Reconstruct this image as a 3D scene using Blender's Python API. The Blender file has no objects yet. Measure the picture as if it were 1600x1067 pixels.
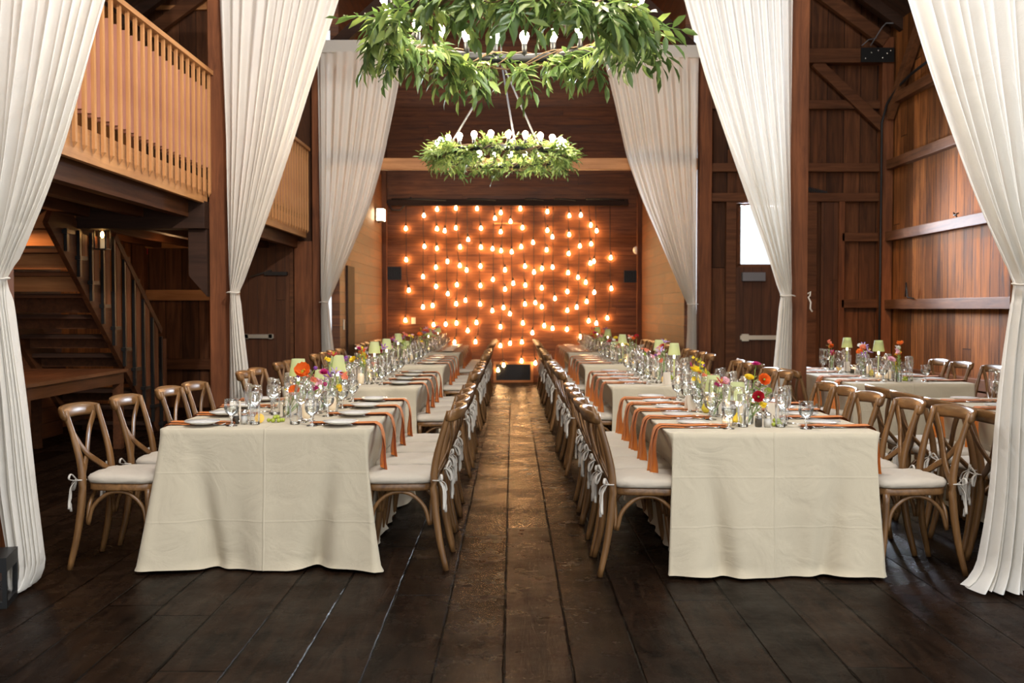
import bpy, math, random
from mathutils import Vector, Matrix, noise
R = math.radians
PI = math.pi
rnd = random.Random(7)
scene = bpy.context.scene
COL = scene.collection

# ------------------------------------------------------------------ camera, world, daylight, exposure
H_CAM = 1.41
cam_d = bpy.data.cameras.new('camera')
cam = bpy.data.objects.new('camera', cam_d)
COL.objects.link(cam)
cam.location = (0, 0, H_CAM)
cam.rotation_euler = (R(90 - 1.84), 0, 0)
cam_d.sensor_width = 36.0
cam_d.lens = 36.0
cam_d.clip_end = 200
cam_d.dof.use_dof = True
cam_d.dof.focus_distance = 5.9
cam_d.dof.aperture_fstop = 3.2
scene.camera = cam

scene.view_settings.view_transform = 'Standard'
scene.view_settings.look = 'None'
scene.view_settings.gamma = 1.0
scene.view_settings.use_curve_mapping = False
scene.view_settings.exposure = 0.22

world = bpy.data.worlds.new('world')
scene.world = world
world.use_nodes = True
bg = world.node_tree.nodes['Background']
bg.inputs[0].default_value = (0.9, 0.95, 1.0, 1)
bg.inputs[1].default_value = 1.3
scene.cycles.transparent_max_bounces = 24
scene.cycles.max_bounces = 10

def area(name, loc, rot, sx, sy, power, color, spread=180):
    d = bpy.data.lights.new(name, 'AREA')
    d.shape = 'RECTANGLE'; d.size = sx; d.size_y = sy
    d.energy = power; d.color = color; d.spread = R(spread)
    o = bpy.data.objects.new(name, d); COL.objects.link(o)
    o.location = loc; o.rotation_euler = tuple(R(a) for a in rot)
    return o
def spot(name, loc, target, power, color, angle, blend=0.6, size=0.06):
    d = bpy.data.lights.new(name, 'SPOT')
    d.energy = power; d.color = color; d.spot_size = R(angle); d.spot_blend = blend; d.shadow_soft_size = size
    o = bpy.data.objects.new(name, d); COL.objects.link(o)
    o.location = loc
    o.rotation_euler = (Vector(target) - Vector(loc)).to_track_quat('-Z', 'Y').to_euler()
    return o
# daylight from the open barn doors behind the camera
area('daylight_doorway', (1.6, -3.2, 2.6), (82, 0, 8), 6.5, 4.2, 98, (1.0, 0.95, 0.84))
# unseen fill panels under the ridge, added to brighten table tops and curtains
area('ridge_fill', (0.4, 1.2, 7.4), (22, 0, 0), 2.6, 3.0, 440, (0.97, 0.97, 1.0))
area('ridge_fill', (0.0, 8.0, 8.0), (0, 0, 0), 1.6, 6.0, 260, (1.0, 0.95, 0.90))
# daylight through the door window in the right cross wall
area('daylight_window', (3.72, 14.95, 2.65), (-72, 0, 0), 1.0, 0.95, 850, (0.78, 0.87, 1.0))
# daylight through the aisle openings on the right, out of frame
area('daylight_aisle', (5.15, 2.2, 2.2), (90, 0, 110), 2.4, 2.2, 85, (0.86, 0.92, 1.0))
# unseen spots up in the beams; the two on the curtains are added
spot('unseen_spot', (1.2, 3.0, 5.2), (-3.0, 8.9, 3.1), 400, (1.0, 0.80, 0.66), 34)
spot('unseen_spot', (3.3, 9.0, 4.9), (5.35, 12.4, 1.6), 750, (1.0, 0.50, 0.15), 44, 0.8)
spot('unseen_spot', (-1.6, 1.0, 5.4), (2.2, 9.8, 3.8), 800, (1.0, 0.96, 0.92), 60, 0.8)  # added to brighten the middle right curtain
spot('unseen_spot', (1.6, 1.0, 5.4), (-2.2, 9.8, 3.8), 1600, (1.0, 0.96, 0.92), 60, 0.8)  # added to brighten the middle left curtain

# ------------------------------------------------------------------ bookkeeping helpers
def tag(o, label=None, cat=None, group=None, kind=None):
    if label: o['label'] = label
    if cat: o['category'] = cat
    if group: o['group'] = group
    if kind: o['kind'] = kind
    return o
def empty(name, loc=(0, 0, 0), rotz=0, link=True):
    o = bpy.data.objects.new(name, None)
    o.empty_display_size = 0.05
    o.location = loc; o.rotation_euler = (0, 0, rotz)
    if link: COL.objects.link(o)
    return o

class MB:
    """collects vertices and faces and links them as one mesh object"""
    def __init__(s):
        s.v = []; s.f = []; s.m = []; s.s = []
    def add(s, vs, fs, mi=0, smooth=False):
        n = len(s.v)
        s.v.extend([tuple(v) for v in vs])
        for f in fs:
            s.f.append(tuple(i + n for i in f)); s.m.append(mi); s.s.append(smooth)
        return s
    def box(s, x0, x1, y0, y1, z0, z1, mi=0):
        vs = [(x, y, z) for z in (z0, z1) for y in (y0, y1) for x in (x0, x1)]
        return s.add(vs, [(0, 2, 3, 1), (4, 5, 7, 6), (0, 1, 5, 4), (2, 6, 7, 3), (0, 4, 6, 2), (1, 3, 7, 5)], mi)
    def bar(s, p0, p1, w, h, up=(0, 0, 1), mi=0):
        p0 = Vector(p0); p1 = Vector(p1); d = (p1 - p0).normalized()
        up = Vector(up)
        if abs(d.dot(up)) > 0.98: up = Vector((0, 1, 0))
        a = d.cross(up).normalized(); b = a.cross(d).normalized()
        vs = []
        for p in (p0, p1):
            for (i, j) in ((-1, -1), (1, -1), (1, 1), (-1, 1)):
                vs.append(p + a * (i * w / 2) + b * (j * h / 2))
        return s.add(vs, [(0, 1, 2, 3), (7, 6, 5, 4), (0, 4, 5, 1), (1, 5, 6, 2), (2, 6, 7, 3), (3, 7, 4, 0)], mi)
    def tube(s, pts, rad, n=8, mi=0, flat=None, up=(0, 0, 1), cap=True, square=False):
        """sweep of an ellipse (or rounded rectangle); rad: number or list; flat: ratio of second axis"""
        pts = [Vector(p) for p in pts]
        k = len(pts)
        if not isinstance(rad, (list, tuple)): rad = [rad] * k
        if flat is None: flat = 1.0
        vs = []; fs = []
        up = Vector(up); prev = None
        for i, p in enumerate(pts):
            d = (pts[min(i + 1, k - 1)] - pts[max(i - 1, 0)])
            if d.length < 1e-9: d = Vector((0, 0, 1))
            d.normalize()
            a = d.cross(up)
            if a.length < 1e-3: a = d.cross(Vector((0.3, 1, 0.1)))
            a.normalize()
            if prev is not None and a.dot(prev) < 0: a = -a
            prev = a
            b = d.cross(a).normalized()
            for j in range(n):
                t = 2 * PI * j / n + (PI / n if square else 0)
                c, q = math.cos(t), math.sin(t)
                if square:
                    c = math.copysign(abs(c) ** 0.6, c); q = math.copysign(abs(q) ** 0.6, q)
                vs.append(p + a * (c * rad[i]) + b * (q * rad[i] * flat))
        for i in range(k - 1):
            for j in range(n):
                fs.append((i * n + j, i * n + (j + 1) % n, (i + 1) * n + (j + 1) % n, (i + 1) * n + j))
        if cap:
            fs.append(tuple(range(n - 1, -1, -1))); fs.append(tuple(range((k - 1) * n, k * n)))
        return s.add(vs, fs, mi, True)
    def lathe(s, prof, n=16, mi=0, c=(0, 0, 0), close=True):
        vs = []; fs = []
        for (r, z) in prof:
            for j in range(n):
                t = 2 * PI * j / n
                vs.append((c[0] + r * math.cos(t), c[1] + r * math.sin(t), c[2] + z))
        for i in range(len(prof) - 1):
            for j in range(n):
                fs.append((i * n + j, i * n + (j + 1) % n, (i + 1) * n + (j + 1) % n, (i + 1) * n + j))
        if close and prof[0][0] > 1e-6: fs.append(tuple(range(n - 1, -1, -1)))
        if close and prof[-1][0] > 1e-6: fs.append(tuple(range((len(prof) - 1) * n, len(prof) * n)))
        return s.add(vs, fs, mi, True)
    def ball(s, c, r, n=8, m=6, mi=0, sz=1.0):
        prof = [(max(1e-5, r * math.sin(PI * i / m)), -r * sz * math.cos(PI * i / m)) for i in range(m + 1)]
        return s.lathe(prof, n, mi, c, False)
    def grid(s, fn, nu, nv, mi=0, smooth=True):
        vs = [fn(i / nu, j / nv) for j in range(nv + 1) for i in range(nu + 1)]
        w = nu + 1
        fs = [(j * w + i, j * w + i + 1, (j + 1) * w + i + 1, (j + 1) * w + i) for j in range(nv) for i in range(nu)]
        return s.add(vs, fs, mi, smooth)
    def xf(s, mat):
        s.v = [tuple(mat @ Vector(v)) for v in s.v]
        return s
    def merge(s, o, mat=None):
        vs = [mat @ Vector(v) for v in o.v] if mat else o.v
        n = len(s.v)
        s.v.extend([tuple(v) for v in vs])
        s.f.extend([tuple(i + n for i in f) for f in o.f]); s.m.extend(o.m); s.s.extend(o.s)
        return s
    def mesh(s, name, mats):
        me = bpy.data.meshes.new(name)
        me.from_pydata(s.v, [], s.f)
        for m in (mats if isinstance(mats, (list, tuple)) else [mats]): me.materials.append(m)
        me.polygons.foreach_set('material_index', s.m)
        me.polygons.foreach_set('use_smooth', s.s)
        me.update()
        return me
    def build(s, name, mats, parent=None, link=True, loc=None):
        o = bpy.data.objects.new(name, s.mesh(name, mats))
        if link: COL.objects.link(o)
        if parent is not None: o.parent = parent
        if loc is not None: o.location = loc
        return o

KIDS = {}
def kids(o):
    return KIDS.get(o.name, [])
def proto_child(o, parent):
    KIDS.setdefault(parent.name, []).append(o)
    return o
def dup(root, loc, rotz=0, label=None, cat=None, group=None, scale=None, rot=None):
    def rec(o, parent):
        c = o.copy(); COL.objects.link(c)
        if parent is not None: c.parent = parent
        for ch in kids(o): rec(ch, c)
        return c
    r = rec(root, None)
    r.location = loc
    r.rotation_euler = rot if rot else (0, 0, rotz)
    if scale: r.scale = (scale, scale, scale)
    return tag(r, label, cat, group)
def part(mb, name, mats, parent):
    """a part of an unlinked prototype"""
    o = bpy.data.objects.new(name, mb.mesh(name, mats))
    o.parent = parent
    return proto_child(o, parent)

# ------------------------------------------------------------------ materials
class NT:
    def __init__(s, name):
        s.mat = bpy.data.materials.new(name); s.mat.use_nodes = True
        s.t = s.mat.node_tree; s.t.nodes.clear()
        s.out = s.t.nodes.new('ShaderNodeOutputMaterial')
    def n(s, typ, ins=None, **kw):
        nd = s.t.nodes.new('ShaderNode' + typ)
        for k, v in kw.items(): setattr(nd, k, v)
        for k, v in (ins or {}).items():
            sock = nd.inputs[k]
            if isinstance(v, bpy.types.NodeSocket): s.t.links.new(v, sock)
            else: sock.default_value = v
        return nd
    def math(s, op, a, b=0.0, c=None, clamp=False):
        ins = {0: a, 1: b}
        if c is not None: ins[2] = c
        return s.n('Math', ins, operation=op, use_clamp=clamp).outputs[0]
    def mix(s, f, a, b, blend='MIX'):
        nd = s.n('Mix', None, data_type='RGBA', blend_type=blend)
        for k, v in ((0, f), (6, a), (7, b)):
            if isinstance(v, bpy.types.NodeSocket): s.t.links.new(v, nd.inputs[k])
            else: nd.inputs[k].default_value = v
        return nd.outputs[2]
    def surf(s, sh):
        s.t.links.new(sh, s.out.inputs[0]); return s.mat
def c4(c): return (c[0], c[1], c[2], 1)

def plain(name, col, rough=0.5, metal=0.0, spec=0.5, noise_amt=0.0, nscale=20, bump=0.0, emis=None, estr=0.0, sss=0.0, trans=0.0):
    g = NT(name)
    co = g.n('TexCoord').outputs['Object']
    ins = {'Roughness': rough, 'Metallic': metal, 'Specular IOR Level': spec}
    nz = g.n('TexNoise', {'Vector': co, 'Scale': nscale, 'Detail': 4}).outputs[0]
    if noise_amt:
        ins['Base Color'] = g.mix(nz, c4([x * (1 - noise_amt) for x in col]), c4([min(1, x * (1 + noise_amt)) for x in col]))
    else: ins['Base Color'] = c4(col)
    if emis: ins['Emission Color'] = c4(emis); ins['Emission Strength'] = estr
    if bump:
        ins['Normal'] = g.n('Bump', {'Height': nz, 'Strength': bump, 'Distance': 0.01}).outputs[0]
    p = g.n('BsdfPrincipled', ins)
    if trans:
        t = g.n('BsdfTranslucent', {'Color': ins['Base Color'] })
        return g.surf(g.n('MixShader', {0: trans, 1: p.outputs[0], 2: t.outputs[0]}).outputs[0])
    return g.surf(p.outputs[0])

def planks(name, u, v, width, length, dark, light, rough=0.55, gapw=0.006, var=0.5, bumps=0.5, grain=1.0, spec=0.4, off=0.0, rvar=0.15, knots=False):
    """boards: u = axis across the boards, v = axis along them"""
    g = NT(name)
    co = g.n('TexCoord').outputs['Object']
    sp = g.n('SeparateXYZ', {0: co}).outputs
    U = g.math('ADD', g.math('DIVIDE', sp[u], width), off)
    idu = g.math('FLOOR', U); fu = g.math('FRACT', U)
    r1 = g.n('TexWhiteNoise', {'W': idu}, noise_dimensions='1D').outputs[0]
    V = g.math('ADD', g.math('DIVIDE', sp[v], length), g.math('MULTIPLY', r1, 7.0))
    idv = g.math('FLOOR', V); fv = g.math('FRACT', V)
    r2 = g.n('TexWhiteNoise', {'W': g.math('ADD', g.math('MULTIPLY', idu, 13.7), g.math('MULTIPLY', idv, 3.1))}, noise_dimensions='1D').outputs[0]
    du = g.math('MULTIPLY', g.math('MINIMUM', fu, g.math('SUBTRACT', 1.0, fu)), width)
    dv = g.math('MULTIPLY', g.math('MINIMUM', fv, g.math('SUBTRACT', 1.0, fv)), length)
    gap = g.n('MapRange', {0: g.math('MINIMUM', du, dv), 1: gapw * 0.3, 2: gapw, 3: 0.0, 4: 1.0}).outputs[0]
    vec = g.n('CombineXYZ', {0: g.math('MULTIPLY', sp[u], 14.0 * grain), 1: g.math('MULTIPLY', sp[v], 1.1 * grain), 2: g.math('MULTIPLY', r2, 60.0)}).outputs[0]
    nz = g.n('TexNoise', {'Vector': vec, 'Scale': 1.0, 'Detail': 7, 'Roughness': 0.65, 'Distortion': 0.9}).outputs[0]
    nz2 = g.n('TexNoise', {'Vector': co, 'Scale': 1.3, 'Detail': 3}).outputs[0]
    fac = g.n('MapRange', {0: nz, 1: 0.28, 2: 0.72}).outputs[0]
    col = g.mix(fac, c4(dark), c4(light))
    val = g.math('ADD', g.math('MULTIPLY', r2, var), g.math('ADD', 1.0 - var * 0.6, g.math('MULTIPLY', g.math('SUBTRACT', nz2, 0.5), var)))
    if knots:
        kv = g.n('CombineXYZ', {0: g.math('MULTIPLY', sp[u], 4.2), 1: g.math('MULTIPLY', sp[v], 2.4), 2: g.math('MULTIPLY', r2, 9.0)}).outputs[0]
        vo = g.n('TexVoronoi', {'Vector': kv, 'Scale': 1.0}).outputs['Distance']
        kn = g.n('MapRange', {0: vo, 1: 0.05, 2: 0.14, 3: 0.35, 4: 1.0}).outputs[0]
        val = g.math('MULTIPLY', val, kn)
    val = g.math('MULTIPLY', val, g.math('ADD', 0.12, g.math('MULTIPLY', gap, 0.88)))
    hsv = g.n('HueSaturation', {'Value': val, 'Color': col}).outputs[0]
    h = g.math('ADD', gap, g.math('MULTIPLY', nz, 0.25))
    bp = g.n('Bump', {'Height': h, 'Strength': bumps, 'Distance': 0.006}).outputs[0]
    ro = g.math('ADD', rough - rvar, g.math('MULTIPLY', nz, 2 * rvar))
    p = g.n('BsdfPrincipled', {'Base Color': hsv, 'Roughness': ro, 'Specular IOR Level': spec, 'Normal': bp})
    return g.surf(p.outputs[0])

def timber(name, axis, dark, light, rough=0.6, sc=1.0, rand=0.0, spec=0.2):
    g = NT(name)
    co = g.n('TexCoord').outputs['Object']
    s = [16.0 * sc] * 3; s[axis] = 1.2 * sc
    mp = g.n('Mapping', {'Vector': co, 'Scale': s}).outputs[0]
    if rand:
        oi = g.n('ObjectInfo').outputs['Random']
        mp = g.n('VectorMath', {0: mp, 1: g.n('CombineXYZ', {0: g.math('MULTIPLY', oi, 40.0), 1: 0.0, 2: 0.0}).outputs[0]}, operation='ADD').outputs[0]
    nz = g.n('TexNoise', {'Vector': mp, 'Scale': 1.0, 'Detail': 6, 'Roughness': 0.65, 'Distortion': 0.7}).outputs[0]
    n2 = g.n('TexNoise', {'Vector': co, 'Scale': 2.5, 'Detail': 3}).outputs[0]
    fac = g.n('MapRange', {0: g.math('ADD', g.math('MULTIPLY', nz, 0.75), g.math('MULTIPLY', n2, 0.25)), 1: 0.3, 2: 0.68}).outputs[0]
    col = g.mix(fac, c4(dark), c4(light))
    if rand:
        col = g.n('HueSaturation', {'Value': g.math('ADD', 1.0 - rand / 2, g.math('MULTIPLY', oi, rand)), 'Color': col}).outputs[0]
    bp = g.n('Bump', {'Height': nz, 'Strength': 0.35, 'Distance': 0.004}).outputs[0]
    p = g.n('BsdfPrincipled', {'Base Color': col, 'Roughness': rough, 'Specular IOR Level': spec, 'Normal': bp})
    return g.surf(p.outputs[0])

def floor_mat():
    g = NT('stained_floor')
    co = g.n('TexCoord').outputs['Object']
    sp = g.n('SeparateXYZ', {0: co}).outputs
    width, length = 0.27, 3.4
    U = g.math('ADD', g.math('DIVIDE', sp[0], width), 0.12)
    idu = g.math('FLOOR', U); fu = g.math('FRACT', U)
    r1 = g.n('TexWhiteNoise', {'W': idu}, noise_dimensions='1D').outputs[0]
    V = g.math('ADD', g.math('DIVIDE', sp[1], length), g.math('MULTIPLY', r1, 7.0))
    idv = g.math('FLOOR', V); fv = g.math('FRACT', V)
    r2 = g.n('TexWhiteNoise', {'W': g.math('ADD', g.math('MULTIPLY', idu, 13.7), g.math('MULTIPLY', idv, 3.1))}, noise_dimensions='1D').outputs[0]
    wob = g.math('MULTIPLY', g.math('SUBTRACT', g.n('TexNoise', {'Vector': co, 'Scale': 9.0, 'Detail': 3}).outputs[0], 0.5), 0.012)
    du = g.math('ADD', g.math('MULTIPLY', g.math('MINIMUM', fu, g.math('SUBTRACT', 1.0, fu)), width), wob)
    dv = g.math('ADD', g.math('MULTIPLY', g.math('MINIMUM', fv, g.math('SUBTRACT', 1.0, fv)), length), wob)
    gap = g.n('MapRange', {0: g.math('MINIMUM', du, dv), 1: 0.001, 2: 0.007, 3: 0.0, 4: 1.0}).outputs[0]
    vec = g.n('CombineXYZ', {0: g.math('MULTIPLY', sp[0], 11.0), 1: g.math('MULTIPLY', sp[1], 1.5), 2: g.math('MULTIPLY', r2, 60.0)}).outputs[0]
    nz = g.n('TexNoise', {'Vector': vec, 'Scale': 1.0, 'Detail': 8, 'Roughness': 0.7, 'Distortion': 1.6}).outputs[0]
    scuff = g.n('TexNoise', {'Vector': co, 'Scale': 5.0, 'Detail': 9, 'Roughness': 0.75}).outputs[0]
    sc2 = g.n('MapRange', {0: scuff, 1: 0.5, 2: 0.72}).outputs[0]
    col = g.mix(g.n('MapRange', {0: nz, 1: 0.35, 2: 0.72}).outputs[0], (0.004, 0.0024, 0.0017, 1), (0.022, 0.011, 0.006, 1))
    col = g.mix(g.math('MULTIPLY', sc2, 0.35), col, (0.034, 0.020, 0.012, 1))
    val = g.math('MULTIPLY', g.math('ADD', 0.65, g.math('MULTIPLY', r2, 0.7)), g.math('ADD', 0.2, g.math('MULTIPLY', gap, 0.8)))
    hsv = g.n('HueSaturation', {'Value': val, 'Color': col}).outputs[0]
    h = g.math('ADD', g.math('MULTIPLY', gap, 1.0), g.math('ADD', g.math('MULTIPLY', nz, 0.45), g.math('MULTIPLY', scuff, 0.5)))
    bp = g.n('Bump', {'Height': h, 'Strength': 0.75, 'Distance': 0.012}).outputs[0]
    ro = g.math('ADD', 0.05, g.math('ADD', g.math('MULTIPLY', scuff, 0.36), g.math('MULTIPLY', r2, 0.08)))
    p = g.n('BsdfPrincipled', {'Base Color': hsv, 'Roughness': ro, 'Specular IOR Level': 0.11, 'Normal': bp})
    worn = g.n('BsdfDiffuse', {'Color': hsv, 'Normal': bp})
    wf = g.n('MapRange', {0: g.n('TexNoise', {'Vector': co, 'Scale': 2.2, 'Detail': 6, 'Roughness': 0.7}).outputs[0], 1: 0.35, 2: 0.65, 3: 0.34, 4: 0.72}).outputs[0]
    return g.surf(g.n('MixShader', {0: wf, 1: p.outputs[0], 2: worn.outputs[0]}).outputs[0])

def cloth(name, col, trans=0.0, see=0.0, weave=900, rough=0.85, crease=None):
    g = NT(name)
    co = g.n('TexCoord').outputs['Object']
    wv = g.n('TexNoise', {'Vector': co, 'Scale': weave, 'Detail': 1}).outputs[0]
    big = g.n('TexNoise', {'Vector': co, 'Scale': 4.0, 'Detail': 5, 'Distortion': 1.2}).outputs[0]
    h = g.math('ADD', g.math('MULTIPLY', wv, 0.15), g.math('MULTIPLY', big, 1.5))
    if crease:
        sp = g.n('SeparateXYZ', {0: co}).outputs
        for ax, pos, amp in crease:
            wob = g.math('MULTIPLY', g.math('SUBTRACT', big, 0.5), 0.01)
            d = g.math('ABSOLUTE', g.math('ADD', g.math('SUBTRACT', sp[ax], pos), wob))
            line = g.n('MapRange', {0: d, 1: 0.0, 2: 0.007, 3: amp, 4: 0.0}).outputs[0]
            h = g.math('ADD', h, line)
    bp = g.n('Bump', {'Height': h, 'Strength': 0.5, 'Distance': 0.02}).outputs[0]
    p = g.n('BsdfPrincipled', {'Base Color': c4(col), 'Roughness': rough, 'Specular IOR Level': 0.1, 'Sheen Weight': 0.15, 'Normal': bp}).outputs[0]
    if trans:
        t = g.n('BsdfTranslucent', {'Color': c4(col), 'Normal': bp}).outputs[0]
        p = g.n('MixShader', {0: trans, 1: p, 2: t}).outputs[0]
    if see:
        t = g.n('BsdfTransparent').outputs[0]
        p = g.n('MixShader', {0: see, 1: p, 2: t}).outputs[0]
    return g.surf(p)

def thin_glass(name, tint=(0.99, 0.995, 0.99), refl=0.7, base=0.05):
    g = NT(name)
    fr = g.n('LayerWeight', {'Blend': 0.35}).outputs['Fresnel']
    f = g.math('ADD', base, g.math('MULTIPLY', fr, refl), clamp=True)
    fac = g.n('LayerWeight', {'Blend': 0.12}).outputs['Facing']
    tc = g.mix(fac, c4(tint), (tint[0] * 0.80, tint[1] * 0.80, tint[2] * 0.81, 1))
    tr = g.n('BsdfTransparent', {0: tc}).outputs[0]
    gl = g.n('BsdfGlossy', {'Color': (1, 1, 1, 1), 'Roughness': 0.03}).outputs[0]
    return g.surf(g.n('MixShader', {0: f, 1: tr, 2: gl}).outputs[0])
def solid_glass(name, col=(1, 1, 1), ior=1.45, rough=0.0):
    g = NT(name)
    return g.surf(g.n('BsdfPrincipled', {'Base Color': c4(col), 'Roughness': rough, 'IOR': ior, 'Transmission Weight': 1.0}).outputs[0])
def glow(name, col, st):
    g = NT(name)
    return g.surf(g.n('Emission', {0: c4(col), 1: st}).outputs[0])

M = {}
M['floor'] = floor_mat()
BD, BL = (0.034, 0.012, 0.005), (0.15, 0.056, 0.021)
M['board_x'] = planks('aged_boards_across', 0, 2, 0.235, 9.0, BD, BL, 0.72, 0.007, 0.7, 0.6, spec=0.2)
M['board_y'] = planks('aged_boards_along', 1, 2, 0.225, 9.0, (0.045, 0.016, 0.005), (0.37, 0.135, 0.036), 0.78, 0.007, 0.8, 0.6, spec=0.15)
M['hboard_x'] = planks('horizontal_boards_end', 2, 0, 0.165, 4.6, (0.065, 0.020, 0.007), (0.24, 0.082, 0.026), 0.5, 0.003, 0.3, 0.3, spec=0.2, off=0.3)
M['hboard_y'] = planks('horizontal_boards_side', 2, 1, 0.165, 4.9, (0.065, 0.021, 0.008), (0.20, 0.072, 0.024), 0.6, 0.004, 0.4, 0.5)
M['door_x'] = planks('door_boards', 0, 2, 0.13, 9.0, (0.05, 0.018, 0.008), (0.12, 0.045, 0.018), 0.5, 0.004, 0.25, 0.3, spec=0.2)
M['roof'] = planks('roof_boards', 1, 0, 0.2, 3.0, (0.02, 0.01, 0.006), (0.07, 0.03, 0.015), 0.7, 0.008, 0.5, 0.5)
M['lit_loftpine'] = timber('pine_lit_patch', 2, (0.30, 0.125, 0.085), (0.47, 0.225, 0.155), 0.7, rand=0.3)  # pink of the lit patch on the balusters put into the wood colour
M['post'] = timber('post_timber', 2, (0.060, 0.020, 0.008), (0.21, 0.072, 0.026), 0.6)
M['beamx'] = timber('beam_timber_across', 0, (0.045, 0.016, 0.006), (0.15, 0.056, 0.021), 0.6)
M['beamy'] = timber('beam_timber_along', 1, (0.06, 0.023, 0.009), (0.20, 0.082, 0.033), 0.6)
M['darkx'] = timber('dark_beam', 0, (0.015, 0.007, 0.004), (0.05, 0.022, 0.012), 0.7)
M['pinez'] = timber('pine_vertical', 2, (0.36, 0.16, 0.06), (0.58, 0.30, 0.12), 0.45)
M['piney'] = timber('pine_along', 1, (0.30, 0.13, 0.05), (0.55, 0.28, 0.11), 0.45)
M['pinex'] = timber('pine_across', 0, (0.26, 0.10, 0.035), (0.52, 0.24, 0.09), 0.45)
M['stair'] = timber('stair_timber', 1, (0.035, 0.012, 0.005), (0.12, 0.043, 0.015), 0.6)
M['chair'] = timber('chair_wood', 2, (0.070, 0.031, 0.011), (0.25, 0.125, 0.043), 0.34, 1.6, 0.35, 0.5)
M['chairx'] = timber('chair_wood_rail', 0, (0.070, 0.031, 0.011), (0.26, 0.130, 0.046), 0.30, 1.6, 0.35, 0.5)
M['cushion'] = cloth('cushion_cotton', (0.52, 0.455, 0.365), weave=700)
M['tie'] = cloth('cushion_ribbon', (0.66, 0.61, 0.53))
M['curtain'] = cloth('sheer_curtain', (0.90, 0.87, 0.81), trans=0.42, see=0.05, weave=300, rough=0.8)
M['napkin'] = cloth('orange_linen', (0.60, 0.175, 0.022), weave=1200)
M['napkin_fold'] = cloth('orange_linen_fold', (0.60, 0.175, 0.022), weave=1200)
M['china'] = plain('white_china', (0.80, 0.79, 0.75), 0.12, spec=0.6)
M['steel'] = plain('polished_steel', (0.75, 0.74, 0.72), 0.16, 1.0)
M['blackmetal'] = plain('black_metal', (0.012, 0.012, 0.012), 0.4, 0.3)
M['blackrubber'] = plain('black_cable', (0.01, 0.009, 0.009), 0.6)
M['glass'] = thin_glass('clear_glass')
M['glass_solid'] = thin_glass('thick_glass', (0.98, 0.985, 0.98), 0.9, 0.16)
M['water'] = thin_glass('water', (0.93, 0.96, 0.95), 0.8, 0.05)
M['frost'] = plain('candle_wax', (0.85, 0.78, 0.62), 0.5, emis=(1.0, 0.62, 0.28), estr=0.25)
M['shade'] = plain('green_paper_shade', (0.66, 0.69, 0.38), 0.7, trans=0.5)
M['taper'] = plain('lamp_stick', (0.55, 0.58, 0.22), 0.4)
M['lampglow'] = glow('lamp_tube_glow', (1.0, 0.86, 0.55), 7.0)
M['bulb_warm'] = glow('filament_bulb', (1.0, 0.57, 0.24), 110.0)
M['bulb_white'] = glow('chandelier_bulb', (1.0, 0.84, 0.62), 165.0)
M['flood'] = glow('flood_lamp_glow', (1.0, 0.72, 0.42), 28.0)
M['flame'] = glow('flame', (1.0, 0.50, 0.14), 40.0)
M['leaf'] = plain('green_leaf', (0.085, 0.14, 0.035), 0.38, noise_amt=0.5, nscale=6, trans=0.35)
M['leaf_light'] = plain('light_green_leaf', (0.22, 0.29, 0.075), 0.4, noise_amt=0.45, nscale=7, trans=0.38)
M['leaf_pale'] = plain('pale_green_leaf', (0.26, 0.36, 0.10), 0.4, noise_amt=0.3, nscale=6, trans=0.35)
M['stem'] = plain('green_stem', (0.20, 0.33, 0.06), 0.5)
M['twig'] = plain('brown_twig', (0.12, 0.07, 0.03), 0.7)
FC = {'orange': (0.85, 0.17, 0.02), 'coral': (0.85, 0.28, 0.16), 'yellow': (0.85, 0.62, 0.03), 'magenta': (0.50, 0.02, 0.16), 'purple': (0.28, 0.08, 0.42),
      'pink': (0.80, 0.45, 0.50), 'red': (0.50, 0.015, 0.03), 'lime': (0.38, 0.48, 0.06), 'white': (0.8, 0.76, 0.68), 'lilac': (0.52, 0.38, 0.72)}
for k_, c_ in FC.items(): M['fl_' + k_] = plain(k_ + '_petal', c_, 0.5, noise_amt=0.2, nscale=60, trans=0.25)
M['lemon'] = plain('lemon_peel', (0.85, 0.55, 0.03), 0.35, bump=0.2, nscale=300)
M['pulp'] = plain('citrus_pulp', (0.90, 0.50, 0.06), 0.3, noise_amt=0.2, nscale=90)
M['grape'] = plain('green_grape', (0.36, 0.42, 0.05), 0.2, sss=0.1)
M['pear'] = plain('yellow_pear', (0.60, 0.48, 0.04), 0.35, noise_amt=0.3, nscale=30)
M['pepper'] = plain('ground_pepper', (0.06, 0.045, 0.03), 0.9, noise_amt=0.9, nscale=700)
M['salt'] = plain('table_salt', (0.80, 0.78, 0.74), 0.9)
M['paper'] = plain('cream_paper', (0.72, 0.64, 0.52), 0.8, trans=0.2)
M['vent'] = plain('dark_vent', (0.012, 0.010, 0.009), 0.7)
M['white'] = plain('white_plastic', (0.75, 0.72, 0.66), 0.4)
M['red'] = plain('red_plastic', (0.6, 0.02, 0.03), 0.4)
M['cream_metal'] = plain('brushed_push_bar', (0.55, 0.48, 0.38), 0.35, 0.7)
M['greybox'] = plain('grey_metal_box', (0.16, 0.16, 0.17), 0.5, 0.3)

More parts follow.
